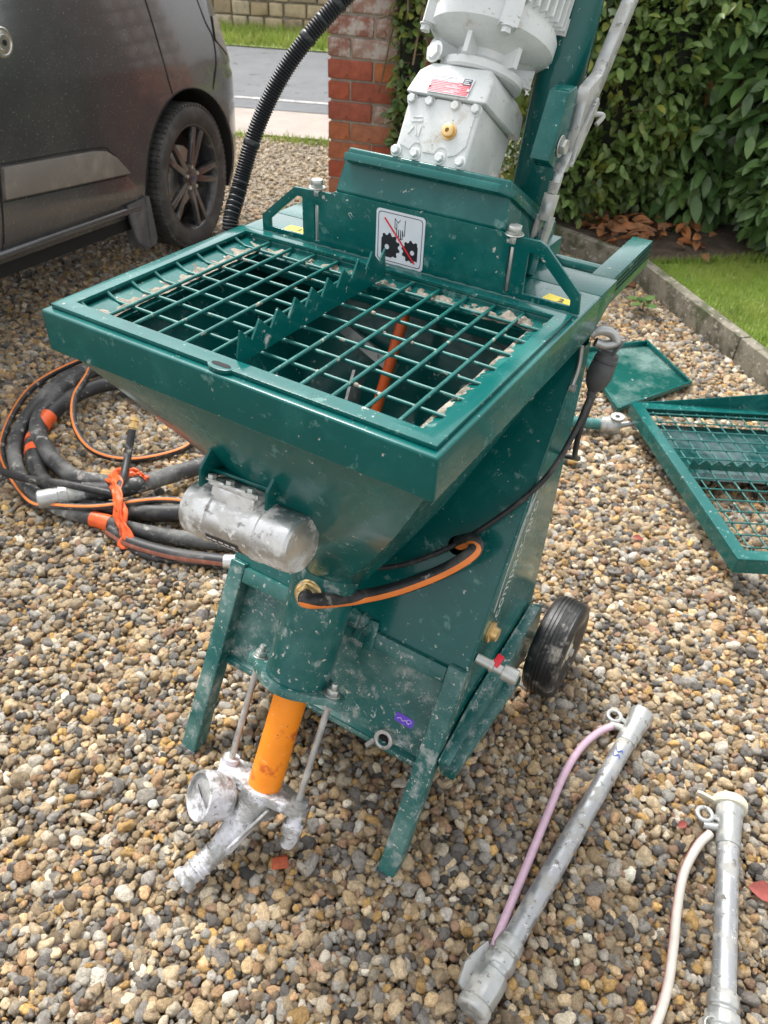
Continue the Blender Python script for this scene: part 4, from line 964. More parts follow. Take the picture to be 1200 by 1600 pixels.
# ---- stickers
WM = frame((.006,Yp-.0024,1.1275),(1,0,0),(0,0,1))      # x right, y up, z = towards the front
def rrect(hw, hh, r, k=4):
    p = []
    for cx, cy, a0 in ((hw-r,hh-r,0),(-hw+r,hh-r,math.pi/2),(-hw+r,-hh+r,math.pi),(hw-r,-hh+r,1.5*math.pi)):
        p += [(cx+r*math.cos(a0+i*math.pi/2/k), cy+r*math.sin(a0+i*math.pi/2/k)) for i in range(k+1)]
    return p
c = B(WM); c.plate(rrect(.0465,.0445,.006), Matrix.Identity(4), .0006); stk = c.build('warning_sticker', white, pump)
Z1 = Matrix.Translation((0,0,.0006))
c = B(WM); c.plate(rrect(.0425,.0405,.006), Z1, .0003, [rrect(.0415,.0395,.0055)[::-1]]); c.build('border_line', ink, stk)
def gearpoly(cx, cy, r, k, ph, box):
    p = []
    for i in range(k*4):
        a_ = ph+i*2*math.pi/(k*4); rr_ = r*1.22 if i % 4 in (1,2) else r
        p.append((min(max(cx+rr_*math.cos(a_),box[0]),box[2]), min(max(cy+rr_*math.sin(a_),box[1]),box[3])))
    q_ = []
    for u in p:
        if not q_ or (abs(u[0]-q_[-1][0])+abs(u[1]-q_[-1][1])) > 1e-5: q_.append(u)
    return q_
def circ(cx, cy, r, k=14): return [(cx+r*math.cos(-i*2*math.pi/k), cy+r*math.sin(-i*2*math.pi/k)) for i in range(k)]
c = B(WM); c.plate(gearpoly(-.021,-.015,.0185,11,.13,(-.035,-.0335,.02,.03)), Z1, .0004, [circ(-.024,-.0165,.0045)]); c.build('gear_symbol', ink, stk)
c = B(WM); c.plate(gearpoly(.0235,-.0155,.0155,10,.2,(-.02,-.0335,.0355,.03)), Z1, .0004, [circ(.0255,-.0165,.0042)]); c.build('gear_symbol', ink, stk)
c = B(WM); c.bar((-.030,.031,.0014),(.031,-.034,.0014),.0028,.0005,up=(0,0,1)); c.build('red_bar', redp, stk)
hand = [[(-.010,.033),(-.010,.018),(-.0075,.016),(-.0065,.018)],[(-.010,.033),(-.004,.027),(.0,.032)],[(-.0065,.026),(-.006,.004),(-.003,.002),(-.0025,.016)],[(-.0025,.016),(-.002,.001),(.001,.0),(.0015,.016)],[(.0015,.016),(.002,.001),(.005,.002),(.005,.016)],[(.005,.016),(.0065,.008),(.009,.008),(.0095,.033)]]
c = B(WM)
for l_ in hand:
    for p, q_ in zip(l_, l_[1:]): c.bar((*p,.0009),(*q_,.0009),.0009,.0005,up=(0,0,1),over=.0004)
c.build('hand_symbol', ink, stk)
for (x, y_, rz), nm in (((.283,.499,-.12),1), ((-.238,.503,.05),0)):
    YM = Matrix.Translation((x,y_,H+.0006)) @ Matrix.Rotation(rz,4,'Z'); c = B(YM); c.box((-.025,-.013,0),(.025,.013,.0006)); ys = c.build('yellow_sticker', yellow, pump)
    text('digit', '2', .017, YM @ Matrix.Translation((.004,.0,.0009)) @ Matrix.Rotation(.12,4,'Z'), ink, ys, .0002, .0006)
# ================================================================== VAN
vya, vpp = R(10.5), R(-4)
VD = Vector((-math.sin(vya)*math.cos(vpp), math.cos(vya)*math.cos(vpp), math.sin(vpp))); VO = Vector((math.cos(vya), math.sin(vya), 0)); VU = VO.cross(VD)
VC = Vector((-2.385, 2.345, .022))                        # front wheel contact, outer face
VM = Matrix((VD, -VO, VU)).transposed().to_4x4(); VM.translation = VC      # local: x forward, y into the van, z up
van = empty('van', VC); tag(van, 'dusty dark grey panel van with black alloy front wheel parked on the gravel', 'van')
vpaint = mat('dark_grey_van_paint', (.074,.075,.078), .22, .35, .05, 1.5, coat=.7, rough_var=.04, layers=[((.105,.10,.094), 1.1, .46, .4, .36), ((.22,.21,.19), 140, .625, .04, .8)])
vclad = mat('dusty_van_trim', (.165,.150,.132), .55, .1, .12, 6, layers=[((.25,.225,.19), 8, .5, .2, .8)])
vdark = mat('wheel_well_black', (.008,.008,.008), .9, 0, .2, 10)
tyre_m = mat('van_tyre', (.035,.034,.033), .75, 0, .3, 12, .001, 60, layers=[((.10,.095,.088), 9, .5, .2, .9)])
alloy_b = mat('black_alloy', (.030,.030,.032), .32, .1, .2, 10, coat=.6, layers=[((.12,.115,.11), 12, .54, .12, .7)])
WHX, WR = .075, .350                                        # wheel centre along the van, radius
def body_y(x, z):
    y = -.012
    if z > .55: y += (z-.55)**2*.10                        # tumblehome
    if z < .50: y += (.50-z)**2*.5
    fx = x-.40
    if fx > 0: y += .58*(fx/.60)**2.3+ (.05*fx if z > .8 else 0)
    # shoulder crease and front slope
    if z > .86: y += max(0, z-.86)*(.12+.9*max(0, fx))
    k = math.hypot(x-WHX, z-WR)                            # flare round the arch
    if .38 < k < .52: y -= .008*(1-abs(k-.42)/.10) if abs(k-.42) < .10 else 0
    return y
nx, nz = 110, 56; X0, X1, Z0_, Z1_ = -2.9, .95, .26, 1.75; AR = .418
xs = sorted([X0+(X1-X0)*i/nx for i in range(nx+1)]); zs = [Z0_+(Z1_-Z0_)*j/nz for j in range(nz+1)]
def van_side():
    c = B(VM); g = {}
    def inside(x, z): return math.hypot(x-WHX, z-WR) < AR
    def top(x): return Z1_ if x < .05 else Z1_-(x-.05)*.55-(max(0, x-.55)*.6)
    for i, x in enumerate(xs):
        for j, z in enumerate(zs):
            zz = Z0_+(top(x)-Z0_)*j/nz
            if x > WHX and zz < .22+max(0,(x-.5))*.1: zz = .22
            g[i, j] = [x, zz]
    faces = []
    for i in range(nx):
        for j in range(nz):
            q = [(i,j),(i+1,j),(i+1,j+1),(i,j+1)]
            ins = [inside(*g[k]) for k in q]
            if all(ins): continue
            faces.append((q, ins))
    V = {}
    for q, ins in faces:
        for k, s_ in zip(q, ins):
            if k in V: continue
            x, z = g[k]
            if s_:
                d = math.hypot(x-WHX, z-WR) or 1e-6; x, z = WHX+(x-WHX)*AR/d, WR+(z-WR)*AR/d
            V[k] = c.bm.verts.new(VM @ Vector((x, body_y(x, z), z)))
    for q, ins in faces:
        try: c.bm.faces.new([V[k] for k in q])
        except ValueError: pass
    # closing roof and far side so that it is a body, not a skin
    return c
c = van_side(); vb = c.build('body_side', vpaint, van, smooth=50)
c = B(VM); c.box((-2.9,.10,.42),(.10,1.85,1.70)); c.box((.10,.30,.50),(.62,1.7,1.30)); c.build('body_inner', vdark, van)
c = B(VM)
arc = [(WHX+AR*math.cos(a), WR+AR*math.sin(a)) for a in np.linspace(-.28, math.pi+.32, 44)]
rows = [c._v([Vector((x, body_y(x,z)+.003, z)) for x, z in arc]), c._v([Vector((x, .06, z)) for x, z in arc]), c._v([Vector((WHX+(x-WHX)*1.05, .34, WR+(z-WR)*1.05)) for x, z in arc])]
for a_, b_ in zip(rows, rows[1:]):
    for i in range(len(arc)-1): c._f([a_[i],a_[i+1],b_[i+1],b_[i]])
c._f(rows[-1]); c.build('wheel_well', vdark, van)
c = B(VM); c.tube([Vector((x, body_y(x,z)-.002, z)) for x, z in arc], .003, 8); c.build('arch_lip', vdark, van)
# sill beam
c = B(VM); c.tube([Vector((x, -.002, .300)) for x in np.linspace(-2.9,-.40,12)], .019, 12); c.build('sill', vpaint, van)
c = B(VM); c.box((-2.9,.03,.20),(-.34,.5,.40)); c.build('underbody', vdark, van)
# lower door trim: raised panel
def trim(poly, t, name, m, bev=.006):
    c = B(VM); vs1 = c._v([Vector((x, body_y(x,z)-t, z)) for x, z in poly]); vs0 = c._v([Vector((x, body_y(x,z)+.004, z)) for x, z in poly])
    c._f(vs1)
    for i in range(len(poly)): c._f([vs0[i], vs0[(i+1)%len(poly)], vs1[(i+1)%len(poly)], vs1[i]])
    return c.build(name, m, van, bevel=bev, seg=2)
trim([(-1.232,.499),(-1.212,.609),(-.68,.590),(-.61,.580),(-.55,.548),(-.46,.466)], .020, 'side_moulding', vclad)
trim([(-2.9,.507),(-2.9,.612),(-1.250,.610),(-1.268,.501)], .020, 'side_moulding', vclad)
trim([(-1.262,.335),(-1.24,.490),(-.47,.456),(-.42,.40),(-.405,.335)], .008, 'lower_panel', vpaint)
def seam(pts, name='panel_gap', r=.0042):
    c = B(VM); c.tube(spline([Vector((x, body_y(x,z)+.0005, z)) for x, z in pts], 6), r, 6); c.build(name, darkgap, vb)
seam([(-.20,1.75),(-.15,1.40),(-.112,1.14),(-.092,.95),(-.075,.82),(-.060,.755)]); seam([(.28,1.25),(.34,1.05),(.385,.967),(.37,.86),(.31,.745)]); seam([(-1.20,1.75),(-1.21,.9),(-1.240,.50),(-1.270,.31)])
seam([(-1.205,.62),(-.66,.600),(-.56,.565),(-.45,.47)], r=.003)
# round chrome lock and mud flap
c = B(VM); lp_ = Vector((-1.050, body_y(-1.05,.99)-.001, 1.003)); c.lathe([(.050,0),(.050,.006),(.046,.010),(.040,.010),(.038,.007),(.026,.009),(.024,.014),(.0,.014)], lp_, (0,-1,0), 36); lk = c.build('door_lock', mat('brushed_chrome', (.7,.69,.66), .28, .9, .1, 20), van)
c = B(VM); c.lathe([(.010,0),(.010,.002)], lp_+Vector((0,-.0142,0)), (0,-1,0), 14); c.build('keyhole', darkgap, lk)
c = B(VM); c.plate([(-.02,.345),(.10,.345),(.125,.28),(.12,.10),(.10,.088),(-.0,.088),(-.02,.12)], frame((-.352,-.005,0),(0,1,0),(0,0,1)), -.012); 
mfm = mat('grey_mud_flap', (.075,.078,.082), .5, 0, .2, 10, layers=[((.17,.16,.15), 10, .52, .2, .8)])
c.build('mud_flap', mfm, van, bevel=.004)
c = B(VM); c.plate([(-.50,.33),(-.33,.34),(-.295,.13),(-.32,.10),(-.40,.11),(-.455,.15),(-.49,.25)], frame((0,-.004,0),(1,0,0),(0,0,1)), .014); c.build('mud_flap', mfm, van, bevel=.004)
# bumper corner and headlamp
c = B(VM)
c.plate([(.50,.28),(.78,.28),(.82,.45),(.74,.62),(.56,.60)], frame((0,.02,0),(1,0,0),(0,0,1)), -.2); 
c.bm.free(); c = B(VM)
hlm = mat('headlamp_glass', (.42,.44,.45), .12, .2, .1, 20, coat=.6)
hv = [(.40,.96),(.55,.88),(.66,.94),(.54,1.06),(.42,1.06)]
c._f(c._v([Vector((x, body_y(x,z)-.008, z)) for x, z in hv])); vs_ = None; c.build('headlamp', hlm, van)
# wheel
wc0 = Vector((WHX, .0, WR))
tp = [(.235,.205),(.285,.215),(.322,.208),(.342,.192)]
for k in range(5): z_ = .178-k*.035; tp += [(.350,z_),(.350,z_-.026),(.341,z_-.027),(.341,z_-.034)]
tp += [(.342,.005),(.337,-.004),(.325,-.012),(.300,-.015),(.278,-.011),(.264,-.004),(.258,.0),(.256,.02)]
wc0 = Vector((WHX, -.012, WR)); VM0 = VM; VM = VM0 @ Matrix.Translation(wc0) @ Matrix.Rotation(R(3), 4, 'Z') @ Matrix.Translation(-wc0)      # front wheel slightly steered
c = B(VM); c.lathe(tp, wc0, (0,1,0), 72, caps=False); wv = c.build('wheel', tyre_m, van, smooth=30)
for k in range(76):                                       # tread blocks on the shoulder
    a_ = k*2*math.pi/76; c = B(VM @ Matrix.Translation(wc0) @ Matrix.Rotation(a_,4,'Y')); c.box((-.0112,-.003,.339),(.0112,.060,.3530)); c.build('tread_block', tyre_m, wv, bevel=.002, seg=1)
c = B(VM); c.lathe([(.256,.15),(.248,.02),(.257,-.001),(.252,-.001),(.242,.012),(.235,.12)], wc0, (0,1,0), 60, caps=False); rimo = c.build('rim', alloy_b, wv, smooth=35)
c = B(VM); c.lathe([(.235,.13),(.05,.12)], wc0, (0,1,0), 40, caps=True); c.build('brake_backing', vdark, wv)
c = B(VM); c.lathe([(.15,.10),(.15,.085),(.06,.085)], wc0, (0,1,0), 40); c.build('brake_disc', zinc, wv)
for k in range(5):
    for s_ in (-1, 1):
        a_ = k*2*math.pi/5+.35+s_*.16
        c = B(VM @ Matrix.Translation(wc0) @ Matrix.Rotation(a_,4,'Y'))
        v = c._v([(-.019,.040,.040),(.019,.040,.040),(.020,.018,.246),(-.020,.018,.246),(-.017,.018,.04),(.014,.014,.04),(.013,.000,.244),(-.013,.000,.244)])
        for f in ((0,1,2,3),(7,6,5,4),(0,4,5,1),(1,5,6,2),(2,6,7,3),(3,7,4,0)): c._f([v[i] for i in f])
        c.build('spoke', alloy_b, wv, bevel=.003)
c = B(VM); c.lathe([(.075,.05),(.070,.022),(.055,.014),(.034,.012),(.032,.006),(.0,.004)], wc0, (0,1,0), 32); hub = c.build('hub', alloy_b, wv)
for k in range(5):
    a_ = k*2*math.pi/5; c = B(VM @ Matrix.Translation(wc0) @ Matrix.Rotation(a_,4,'Y')); c.cyl((0,.022,.054),(0,.004,.054),.010,n=6); c.build('lug_nut', bolt_m, wv)
c = B(VM); c.plate([(.024*math.cos(k*.35),.011*math.sin(k*.35)) for k in range(18)], frame(wc0+Vector((0,.0035,0)),(1,0,0),(0,0,1)), .001); c.build('badge', mat('blue_badge',(.02,.03,.10),.3), wv)

VM = VM0
# ================================================================== HOSES AT THE LEFT
def P2(pts, z=None): return [Vector((p[0], p[1], p[2] if len(p) > 2 else z)) for p in pts]
def hose(name, label, pts, r, m, n=14, stripe_dir=None, group=None, k=8):
    root = empty(name, pts[0]); tag(root, label, 'hose', group)
    path = spline(pts, k); c = B(); c.tube(path, r, n); h = c.build('hose_body', m, root)
    if stripe_dir: ribbon(path, r, facing(path, stripe_dir), .34, stripe, 'stripe', root)
    return root, path
def ferrule(root, p0, p1, r, m, name='coupling'):
    p0, p1 = Vector(p0), Vector(p1); L = (p1-p0).length; c = B(); c.lathe([(r*.98,0),(r*1.02,.004),(r*1.02,L*.35),(r*1.12,L*.37),(r*1.12,L*.55),(r*1.02,L*.57),(r*1.02,L-.004),(r*.9,L)], p0, p1-p0, 24); return c.build(name, m, root)
def wrap(root, path, i0, i1, r, m, name='tape_band'):
    c = B(); c.tube(path[i0:i1], r, 14, rf=lambda i: r*(1+.03*math.sin(i*2.1))); return c.build(name, m, root)
Z = .030
# outermost thick hose: long coil ending in a steel ferrule that points left
h1, p1 = hose('mortar_hose', 'thick grey-black mortar hose, outer loop of the coil, with steel end fitting', P2([(-1.122,.519,.066),(-1.045,.585,.066),(-.98,.72,.062),(-.915,.88,.055),(-.88,1.06,.045),(-1.0,1.28,.04),(-1.34,1.40,.03),(-1.66,1.24,.03),(-1.77,1.08,.03),(-1.70,.86,.035),(-1.58,.70,.045),(-1.42,.61,.05),(-1.26,.575,.035),(-1.12,.62,.03)]), .029, rubber_d)
ferrule(h1, (-1.122,.519,.066), (-1.213,.409,.062), .0285, zinc)
h2, p2 = hose('mortar_hose', 'thick black mortar hose inside the coil, bound with orange tape', P2([(-.52,.88,.05),(-.72,.72,.045),(-.88,.60,.035),(-1.08,.51,.030),(-1.30,.50,.030),(-1.46,.585,.034),(-1.57,.69,.034),(-1.62,.86,.055),(-1.58,1.04,.06),(-1.40,1.18,.055),(-1.10,1.20,.045),(-.84,1.04,.04)]), .0285, rubber)
wrap(h2, p2, 40, 43, .0302, tape); wrap(h2, p2, 44, 47, .0302, tape); wrap(h2, p2, 49, 53, .0302, tape)
h3, p3 = hose('mortar_hose', 'lower mortar hose with orange sleeve and bright ferrule beside the pump leg', P2([(-.47,.70,.03),(-.66,.59,.03),(-.86,.51,.028),(-1.02,.471,.028),(-1.22,.44,.028),(-1.42,.49,.028),(-1.60,.62,.028),(-1.72,.80,.03),(-1.80,1.02,.03),(-1.72,1.20,.03)]), .024, rubber_d)
wrap(h3, p3, 22, 26, .0255, tape)
h4, p4 = hose('discharge_hose', 'black rubber hose with red lettering ending in a polished ferrule by the left leg', P2([(-.58,.545,.026),(-.72,.485,.026),(-.86,.455,.024),(-.96,.46,.022)]), .0215, rubber)
ferrule(h4, (-.58,.545,.026), (-.505,.585,.027), .0225, mat('polished_ferrule',(.55,.55,.54),.35,.8,.1,20))
ribbon(p4, .0215, facing(p4, (.4,-.8,.35)), .30, mat('red_brown_hose_print',(.33,.12,.08),.6,0,.3,60), 'printed_band', h4)
h5, p5 = hose('air_hose', 'thin black air hose with orange stripe looped round the coil', P2([(-.55,.72,.03),(-.78,.68,.055),(-.90,.62,.066),(-1.035,.49,.062),(-1.16,.43,.05),(-1.283,.42,.02),(-1.525,.51,.016),(-1.67,.62,.016),(-1.83,.83,.016),(-1.88,1.0,.02),(-1.80,1.14,.06),(-1.66,1.02,.095),(-1.56,.86,.09),(-1.42,.74,.075),(-1.297,.709,.04),(-1.179,.775,.018),(-1.09,.93,.018),(-1.16,1.05,.018),(-1.363,1.04,.018),(-1.60,1.08,.05)]), .0115, rubber, 12, (.2,-.55,.8))
h6, p6 = hose('air_hose', 'plain thin black hose crossing the coil out to the left picture edge', P2([(-1.00,.55,.085),(-1.163,.485,.098),(-1.30,.45,.08),(-1.441,.444,.06),(-1.62,.47,.03),(-1.85,.50,.014)]), .0125, rubber, 12)
h7, p7 = hose('tail_hose', 'slim black hose standing up from the tape knot with a brass end', P2([(-1.115,.735,.185),(-1.089,.679,.13),(-1.04,.61,.108),(-.99,.545,.115),(-.945,.49,.075),(-.905,.455,.02),(-.80,.445,.013),(-.69,.492,.013),(-.56,.55,.013)]), .0125, rubber, 12)
c = B(); q0, q1 = Vector((-1.115,.735,.185)), Vector((-1.128,.768,.215)); c.lathe([(.010,-.006),(.010,.004),(.016,.005),(.016,.016),(.011,.018),(.011,.028),(.017,.029),(.017,.040),(.012,.043),(.005,.043)], q0, q1-q0, 6); c.build('brass_end', brass, h7)
# tape knot
kn = empty('tape_strap', (-.95,.5,.03)); tag(kn, 'crumpled orange-red plastic strap tied round the hose bundle', 'strap')
from mathutils import noise as mnoise
def strap(pts, wid, ph):
    c = B(); path = spline(pts, 10); rows = []
    for i, p in enumerate(path):
        t_ = (path[min(i+1,len(path)-1)]-path[max(i-1,0)]).normalized(); x = t_.cross(Vector((.3,-.6,.75))).normalized(); n_ = x.cross(t_); w_ = wid*(.75+.35*math.sin(i*.45+ph))
        rows.append(c._v([p+x*(w_*k)+n_*(.010*mnoise.noise(Vector((i*.35,k*3,ph)))) for k in (-1,-.6,-.2,.2,.6,1)]))
    for a_, b_ in zip(rows, rows[1:]):
        for k in range(5): c._f([a_[k],a_[k+1],b_[k+1],b_[k]])
    o = c.build('strap_band', tape, kn, smooth=60); m_ = o.modifiers.new('thick','SOLIDIFY'); m_.thickness = .0012; return o
strap([(-1.09,.66,.06),(-1.08,.60,.100),(-1.00,.545,.122),(-.935,.49,.095),(-.89,.45,.045),(-.865,.43,.018)], .022, 0)
strap([(-1.08,.58,.104),(-.985,.53,.128),(-.92,.475,.085),(-.855,.445,.03)], .015, 2)
strap([(-1.06,.60,.095),(-1.03,.645,.105),(-.985,.655,.09)], .013, 4)

# ================================================================== SPARE MESH COVER AND LID AT THE RIGHT
sv = Vector((-.613,.790,0)).normalized(); su = Vector((.868,.497,0)).normalized()
SP = Vector((.704,1.312,0)); LE = .872; WE = .62
def SG(u, v_, z): return SP+su*u+sv*v_+Vector((0,0,z))
spare = empty('spare_mesh_cover', SP); tag(spare, 'spare green mesh hopper cover with saw blade lying on the gravel at right', 'mesh cover')
TZ = .118
def sbar(b_, u0, v0_, u1, v1_, z, w_, h_): b_.bar(SG(u0,v0_,z), SG(u1,v1_,z), w_, h_)
c = B()
for z0, z1, i0 in ((TZ-.055, TZ-.006, 0),):
    for (u0,v0_,u1,v1_) in ((0,0,WE,0),(WE,0,WE,LE),(WE,LE,0,LE),(0,LE,0,0)):
        c.bar(SG(u0,v0_,(z0+z1)/2), SG(u1,v1_,(z0+z1)/2), .004, z1-z0, over=.001)
c.build('skirt', g_paint, spare, bevel=.001, seg=1)
c = B(); poly = [(SG(u,v_,0)) for u, v_ in ((-.002,-.002),(WE+.002,-.002),(WE+.002,LE+.002),(-.002,LE+.002))]; hol = [SG(u,v_,0) for u, v_ in ((.038,.040),(.038,LE-.04),(WE-.038,LE-.04),(WE-.038,.04))]
c.plate([(p.x,p.y) for p in poly], Matrix.Translation((0,0,TZ-.006)), .006, [[(p.x,p.y) for p in hol]]); c.build('cover_frame', g_paint, spare, bevel=.0018)
ns = 14
for k in range(ns):
    v_ = .062+k*(LE-.124)/(ns-1)
    if k == 7: continue
    c = B(); c.cyl(SG(.034,v_,TZ-.008), SG(WE-.034,v_,TZ-.008), .0027, n=8); c.build('grid_bar', wm, spare)
for k in range(10):
    u = .068+k*(WE-.13)/9; c = B(); c.cyl(SG(u,.036,TZ-.0135), SG(u,LE-.036,TZ-.0135), .0027, n=8); c.build('grid_bar', wm, spare)
vb_ = .062+7*(LE-.124)/(ns-1); tt = [(.045,0)]; y = .055
for k in range(12): tt += [(y,.040),(y+.024,.020)]; y += .043
tt += [(y+.01,.0)]
c = B(); c.plate(tt, frame(SG(0,vb_,TZ-.012), su, (0,0,1)), .003); c.build('saw_blade', g_paint, spare)
# underside tray of the far half, sloping
c = B(); v = c._v([SG(.03,vb_,TZ-.035), SG(WE-.03,vb_,TZ-.035), SG(WE-.03,LE-.03,TZ-.075), SG(.03,LE-.03,TZ-.075)]); c._f(v); v = c._v([SG(.06,vb_-.012,TZ-.05), SG(WE-.03,vb_-.012,TZ-.05), SG(WE-.03,vb_+.004,TZ-.03), SG(.06,vb_+.004,TZ-.03)]); c._f(v)
tr_ = c.build('tray_sheet', mat('glossy_green_tray',(.012,.07,.068),.12,0,.1,4,coat=.5,layers=[((.17,.22,.23),2.2,.46,.2,.2)]), spare)  # pale grey-blue patches paint the sky's reflection into the tray colour
# upstand along the far edge
c = B(); c.plate([(0,0),(.30,.040),(.62,.085),(.66,.085),(.66,0)], frame(SG(-.002,LE+.006,TZ-.006), su, (0,0,1)), .004); c.build('upstand', g_paint, spare, bevel=.001, seg=1)
# lid sheet with rolled edge
lid = empty('metal_lid', (.05,2.45,0)); tag(lid, 'flat glossy green metal lid with rolled edge lying behind the pump', 'lid')
lc = [Vector((-.20,2.46,.022)), Vector((.035,2.72,.024)), Vector((.30,2.46,.022)), Vector((.115,2.07,.024))]
c = B(); c.plate([(p.x,p.y) for p in lc], Matrix.Translation((0,0,.018)), .003); c.build('sheet', mat('glossy_green_sheet',(.008,.085,.072),.2,0,.2,4,coat=.4,layers=[((.16,.25,.23),3.0,.50,.14,.3),(PLASTER,40,.66,.06,.9)]), lid)
for a_, b_ in zip(lc, lc[1:]+lc[:1]):
    c = B(); c.bar(a_+Vector((0,0,.008)), b_+Vector((0,0,.008)), .010, .022, over=.004); c.build('rolled_edge', g_paint, lid, bevel=.003)
# coupling on a green pipe
cpl = empty('pipe_coupling', (.12,1.93,.03)); tag(cpl, 'zinc coupling on a short green pipe lying behind the pump', 'coupling')
d_ = Vector((.9,.43,0)).normalized(); p0 = Vector((-.15,1.80,.034)); pe = Vector((.105,1.922,.036))
c = B(); c.cyl(p0, pe, .0215, n=20); c.build('pipe', mat('faded_green_pipe',(.03,.15,.14),.45,0,.2,14,layers=[((.25,.30,.28),14,.55,.15,.8)]), cpl)
c = B(); c.lathe([(.026,-.004),(.031,0),(.031,.018),(.034,.02),(.036,.045),(.034,.06),(.028,.07),(.020,.072)], pe-d_*.01, d_, 28); c.plate([(.026*math.cos(a),.02*math.sin(a)) for a in np.linspace(0,6,16)], frame(pe+d_*.045+Vector((0,-.005,.034)), d_, (-d_.y,d_.x,.3)), .012, [[(.009*math.cos(-a),.008*math.sin(-a)) for a in np.linspace(0,5.6,10)]]); c.cyl(pe+d_*.05, pe+d_*.10+Vector((.01,.03,.006)), .012, n=12); c.build('coupling_body', zinc, cpl)
for (a_, b_, r_, lab) in (((-.02,1.60,.015),(.10,1.70,.015),.014,'short black hose end on the gravel beside the pump cable'),):
    hh_, pp_ = hose('hose_end', lab, P2([(-.28,1.50,.014),(-.14,1.56,.016),(-.02,1.61,.016),(.07,1.645,.016)]), .013, rubber_d, 12)
    c = B(); c.lathe([(.015,0),(.016,.02),(.012,.022),(.011,.035)], (.07,1.645,.016), (.9,.4,0), 16); c.build('brass_tail', brass, hh_)

# ================================================================== SPRAY LANCES
def lance(name, label, tip, tail, r, hpts, hm, hr, cap, stripe_m=None):
    root = empty(name, tail); tag(root, label, 'spray lance'); tip, tail = Vector(tip), Vector(tail); d = (tip-tail).normalized()
    c = B(); c.cyl(tail, tip, r, n=28); tb = c.build('tube', alu_tube, root)
    # head casting
    c = B(); c.lathe([(r*1.06,-.012),(r*1.12,-.010),(r*1.16,.03),(r*1.28,.065),(r*1.42,.085),(r*1.42,.094),(r*1.2,.095),(r*1.15,.06)], tip, d, 30); hd = c.build('spray_head', zinc, root)
    sx = d.cross(Vector((0,0,1))).normalized()*-1
    c = B(); c.cyl(tip+d*.03, tip+d*.022+sx*.052-Vector((0,0,.002)), .011, .008, n=14); c.build('air_inlet', zinc, hd)
    ey = tip+d*.045+sx*.052+Vector((0,0,.004)); c = B()
    ez = Vector((0,0,1)); c.tube([ey+(d*math.cos(a)+sx*math.sin(a))*.016 for a in np.linspace(0,2*math.pi,20)[:-1]], .0055, 10, closed=True); c.bar(tip+d*.045+sx*.015, ey-sx*.014, .012, .010); c.build('hanging_eye', zinc, hd)
    # rear couplings
    c = B(); c.lathe([(r*1.0,.0),(r*1.25,.0),(r*1.32,-.018),(r*1.32,-.026),(r*1.15,-.028),(r*1.15,-.034),(r*1.42,-.036),(r*1.42,-.060),(r*1.25,-.062),(r*1.25,-.072),(r*1.52,-.074),(r*1.56,-.10),(r*1.50,-.13),(r*1.2,-.135)], tail, d, 10); c.build('rear_coupling', zinc, root, bevel=.0015, seg=1)
    if cap == 'claw':
        c = B(); e_ = tail-d*.105; 
        c.plate([(-.070,.002),(-.045,-.004),(.028,-.004),(.024,.016),(-.012,.026),(-.050,.018),(-.074,.010)], frame(e_+sx*r*1.30+Vector((0,0,.004)), -d, sx+Vector((0,0,.5))), .010)
        c.lathe([(r*1.15,0),(r*1.5,-.004),(r*1.55,-.02),(r*1.2,-.024)], tail-d*.13, d, 22)
        c.build('claw_coupling', zinc, root, bevel=.003)
    else:
        c = B(); cpx = tip+d*.086; c.lathe([(r*1.30,-.006),(r*1.62,-.004),(r*1.66,.004),(r*1.62,.016),(r*1.3,.020),(0.001,.021)], cpx, d, 36)
        c.plate([(-.012,0),(.012,0),(.015,.03),(.010,.04),(-.010,.04),(-.015,.03)], frame(cpx+sx*r*1.45+d*.002+Vector((0,0,.006)), (0,-.3,1), sx+d*.2), .006)
        cp2 = c.build('plastic_cap', cream, root, bevel=.001)
        for k in range(26):
            a_ = k*2*math.pi/26; q_ = sx*math.cos(a_)+Vector((0,0,1))*math.sin(a_); c = B(); c.bar(cpx+q_*r*1.635-d*.001, cpx+q_*r*1.635+d*.013, .0035, .0025, up=q_); c.build('cap_rib', cream, cp2)
        c = B(); e_ = tail-d*.07+sx*.022+Vector((0,0,.022)); c.tube([e_+(d*math.cos(a)+sx*math.sin(a))*.014 for a in np.linspace(0,2*math.pi,22)[:-1]], .0015, 8, closed=True); c.build('split_ring', bolt_m, root)
    path = spline(hpts, 10); c = B(); c.tube(path, hr, 14); hz = c.build('air_hose', hm, root)
    if stripe_m: ribbon(path, hr, facing(path, (-.9,-.2,.2)), .22, stripe_m, 'stripe', hz)
    return root
l1 = lance('spray_lance', 'long aluminium spray lance with pink hose and claw coupling on the gravel', (.622,.600,.028), (.576,.040,.028), .0212,
      [(.578,.620,.028),(.558,.590,.026),(.536,.530,.02),(.528,.44,.018),(.533,.33,.017),(.540,.20,.017),(.546,.08,.019),(.552,.0,.022)], pink, .0088, 'claw')
c = B(); tm_ = frame(Vector((.618,.548,.030)), (.08,1,0), (1,0,0)); d1 = (Vector((.622,.600,.030))-Vector((.576,.045,.030))).normalized()
mk = B()
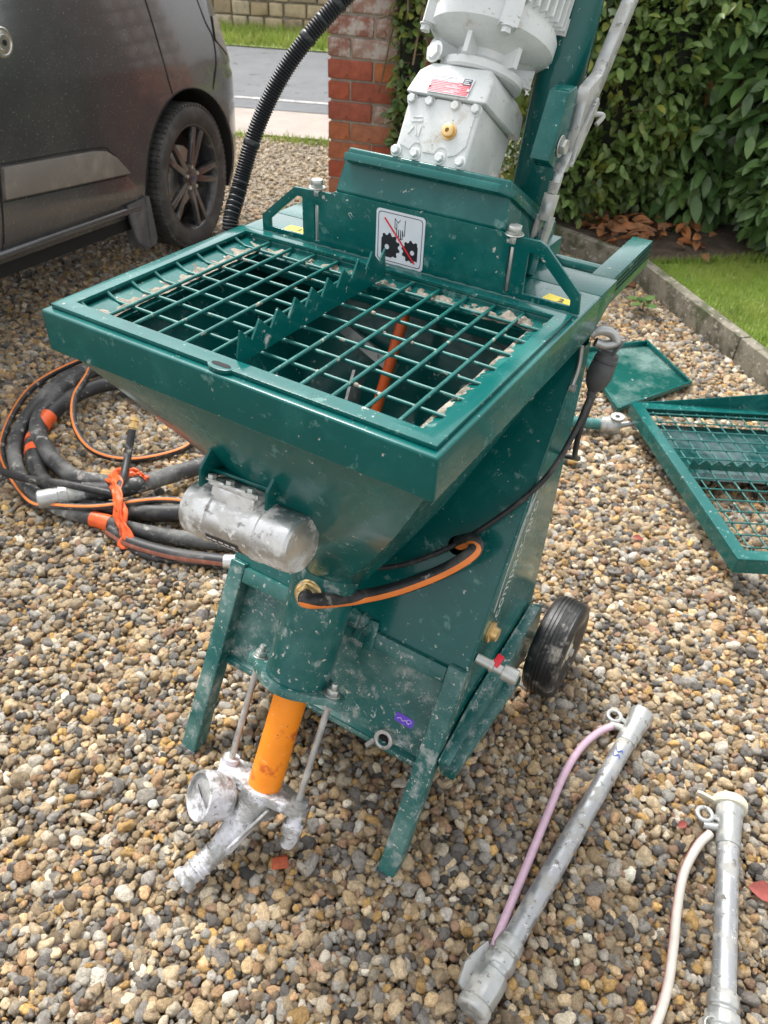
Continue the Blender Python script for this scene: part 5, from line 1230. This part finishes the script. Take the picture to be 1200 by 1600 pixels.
for k in range(2): 
    ce = Vector((.6175,.545,.030))-d1*(k*.014); 
    mk.tube([ce+Vector((0,0,1))*(.0215*math.cos(a))+d1.cross(Vector((0,0,1)))*(.0215*math.sin(a))+d1*(.004*math.sin(a*9+k)) for a in np.linspace(-.5,.35,12)], .0012, 5)
c.bm.free(); mk.build('blue_marking', bluep, l1)
l2 = lance('spray_lance', 'short aluminium spray lance with cream plastic cap and white hose at right edge', (.886,.472,.029), (.944,.165,.029), .0222,
      [(.848,.470,.030),(.833,.430,.027),(.824,.36,.018),(.832,.28,.014),(.846,.20,.013),(.856,.11,.013),(.850,.0,.013),(.846,-.1,.013)], whitehose, .0092, 'cap', mat('pink_stripe',(.62,.26,.24),.5))
# bits on the gravel
chip_m = mat('orange_red_chip', (.40,.075,.022), .5, 0, .35, 60, .003, 120)
def chip(name, label, cat, x, y, s_, m, z=.014):
    c = B(); bmesh.ops.create_cube(c.bm, size=1)
    for v in c.bm.verts: v.co = Vector((v.co.x*s_*random.uniform(.7,1.1), v.co.y*s_*random.uniform(.6,1), v.co.z*s_*random.uniform(.35,.6)))+Vector([random.uniform(-.15,.15)*s_ for _ in range(3)])
    bmesh.ops.rotate(c.bm, verts=c.bm.verts, cent=(0,0,0), matrix=Matrix.Rotation(.7,3,'Z') @ Matrix.Rotation(.5,3,'X')); bmesh.ops.translate(c.bm, verts=c.bm.verts, vec=(x,y,z))
    o = c.build(name, m, None, bevel=s_*.12); tag(o, label, cat)
chip('brick_chip', 'orange-red chip on the pebbles in front of the pump outlet', 'chip', .105, -.075, .030, chip_m)
def dleaf(label, x, y, s_, a, m):
    me_ = leaf_mesh('dry_leaf', s_, s_*.55, .25, .45); me_.materials.append(m)
    tag(link('dry_leaf', me_, None, None, Matrix.Translation((x,y,.018)) @ Matrix.Rotation(a,4,'Z') @ Matrix.Rotation(.25,4,'X')), label, 'leaf')
redleaf = mat('dull_red_leaf', (.30,.07,.055), .6, 0, .3, 40)
dleaf('curled dull red leaf beside the short lance at the right edge', .945, .405, .07, .2, redleaf)
dleaf('small dull red leaf on the pebbles between the two lances', .785, .455, .030, 1.0, redleaf)
dleaf('small red fragment on the gravel left of the spare mesh cover', .40, 1.36, .035, .4, redleaf)
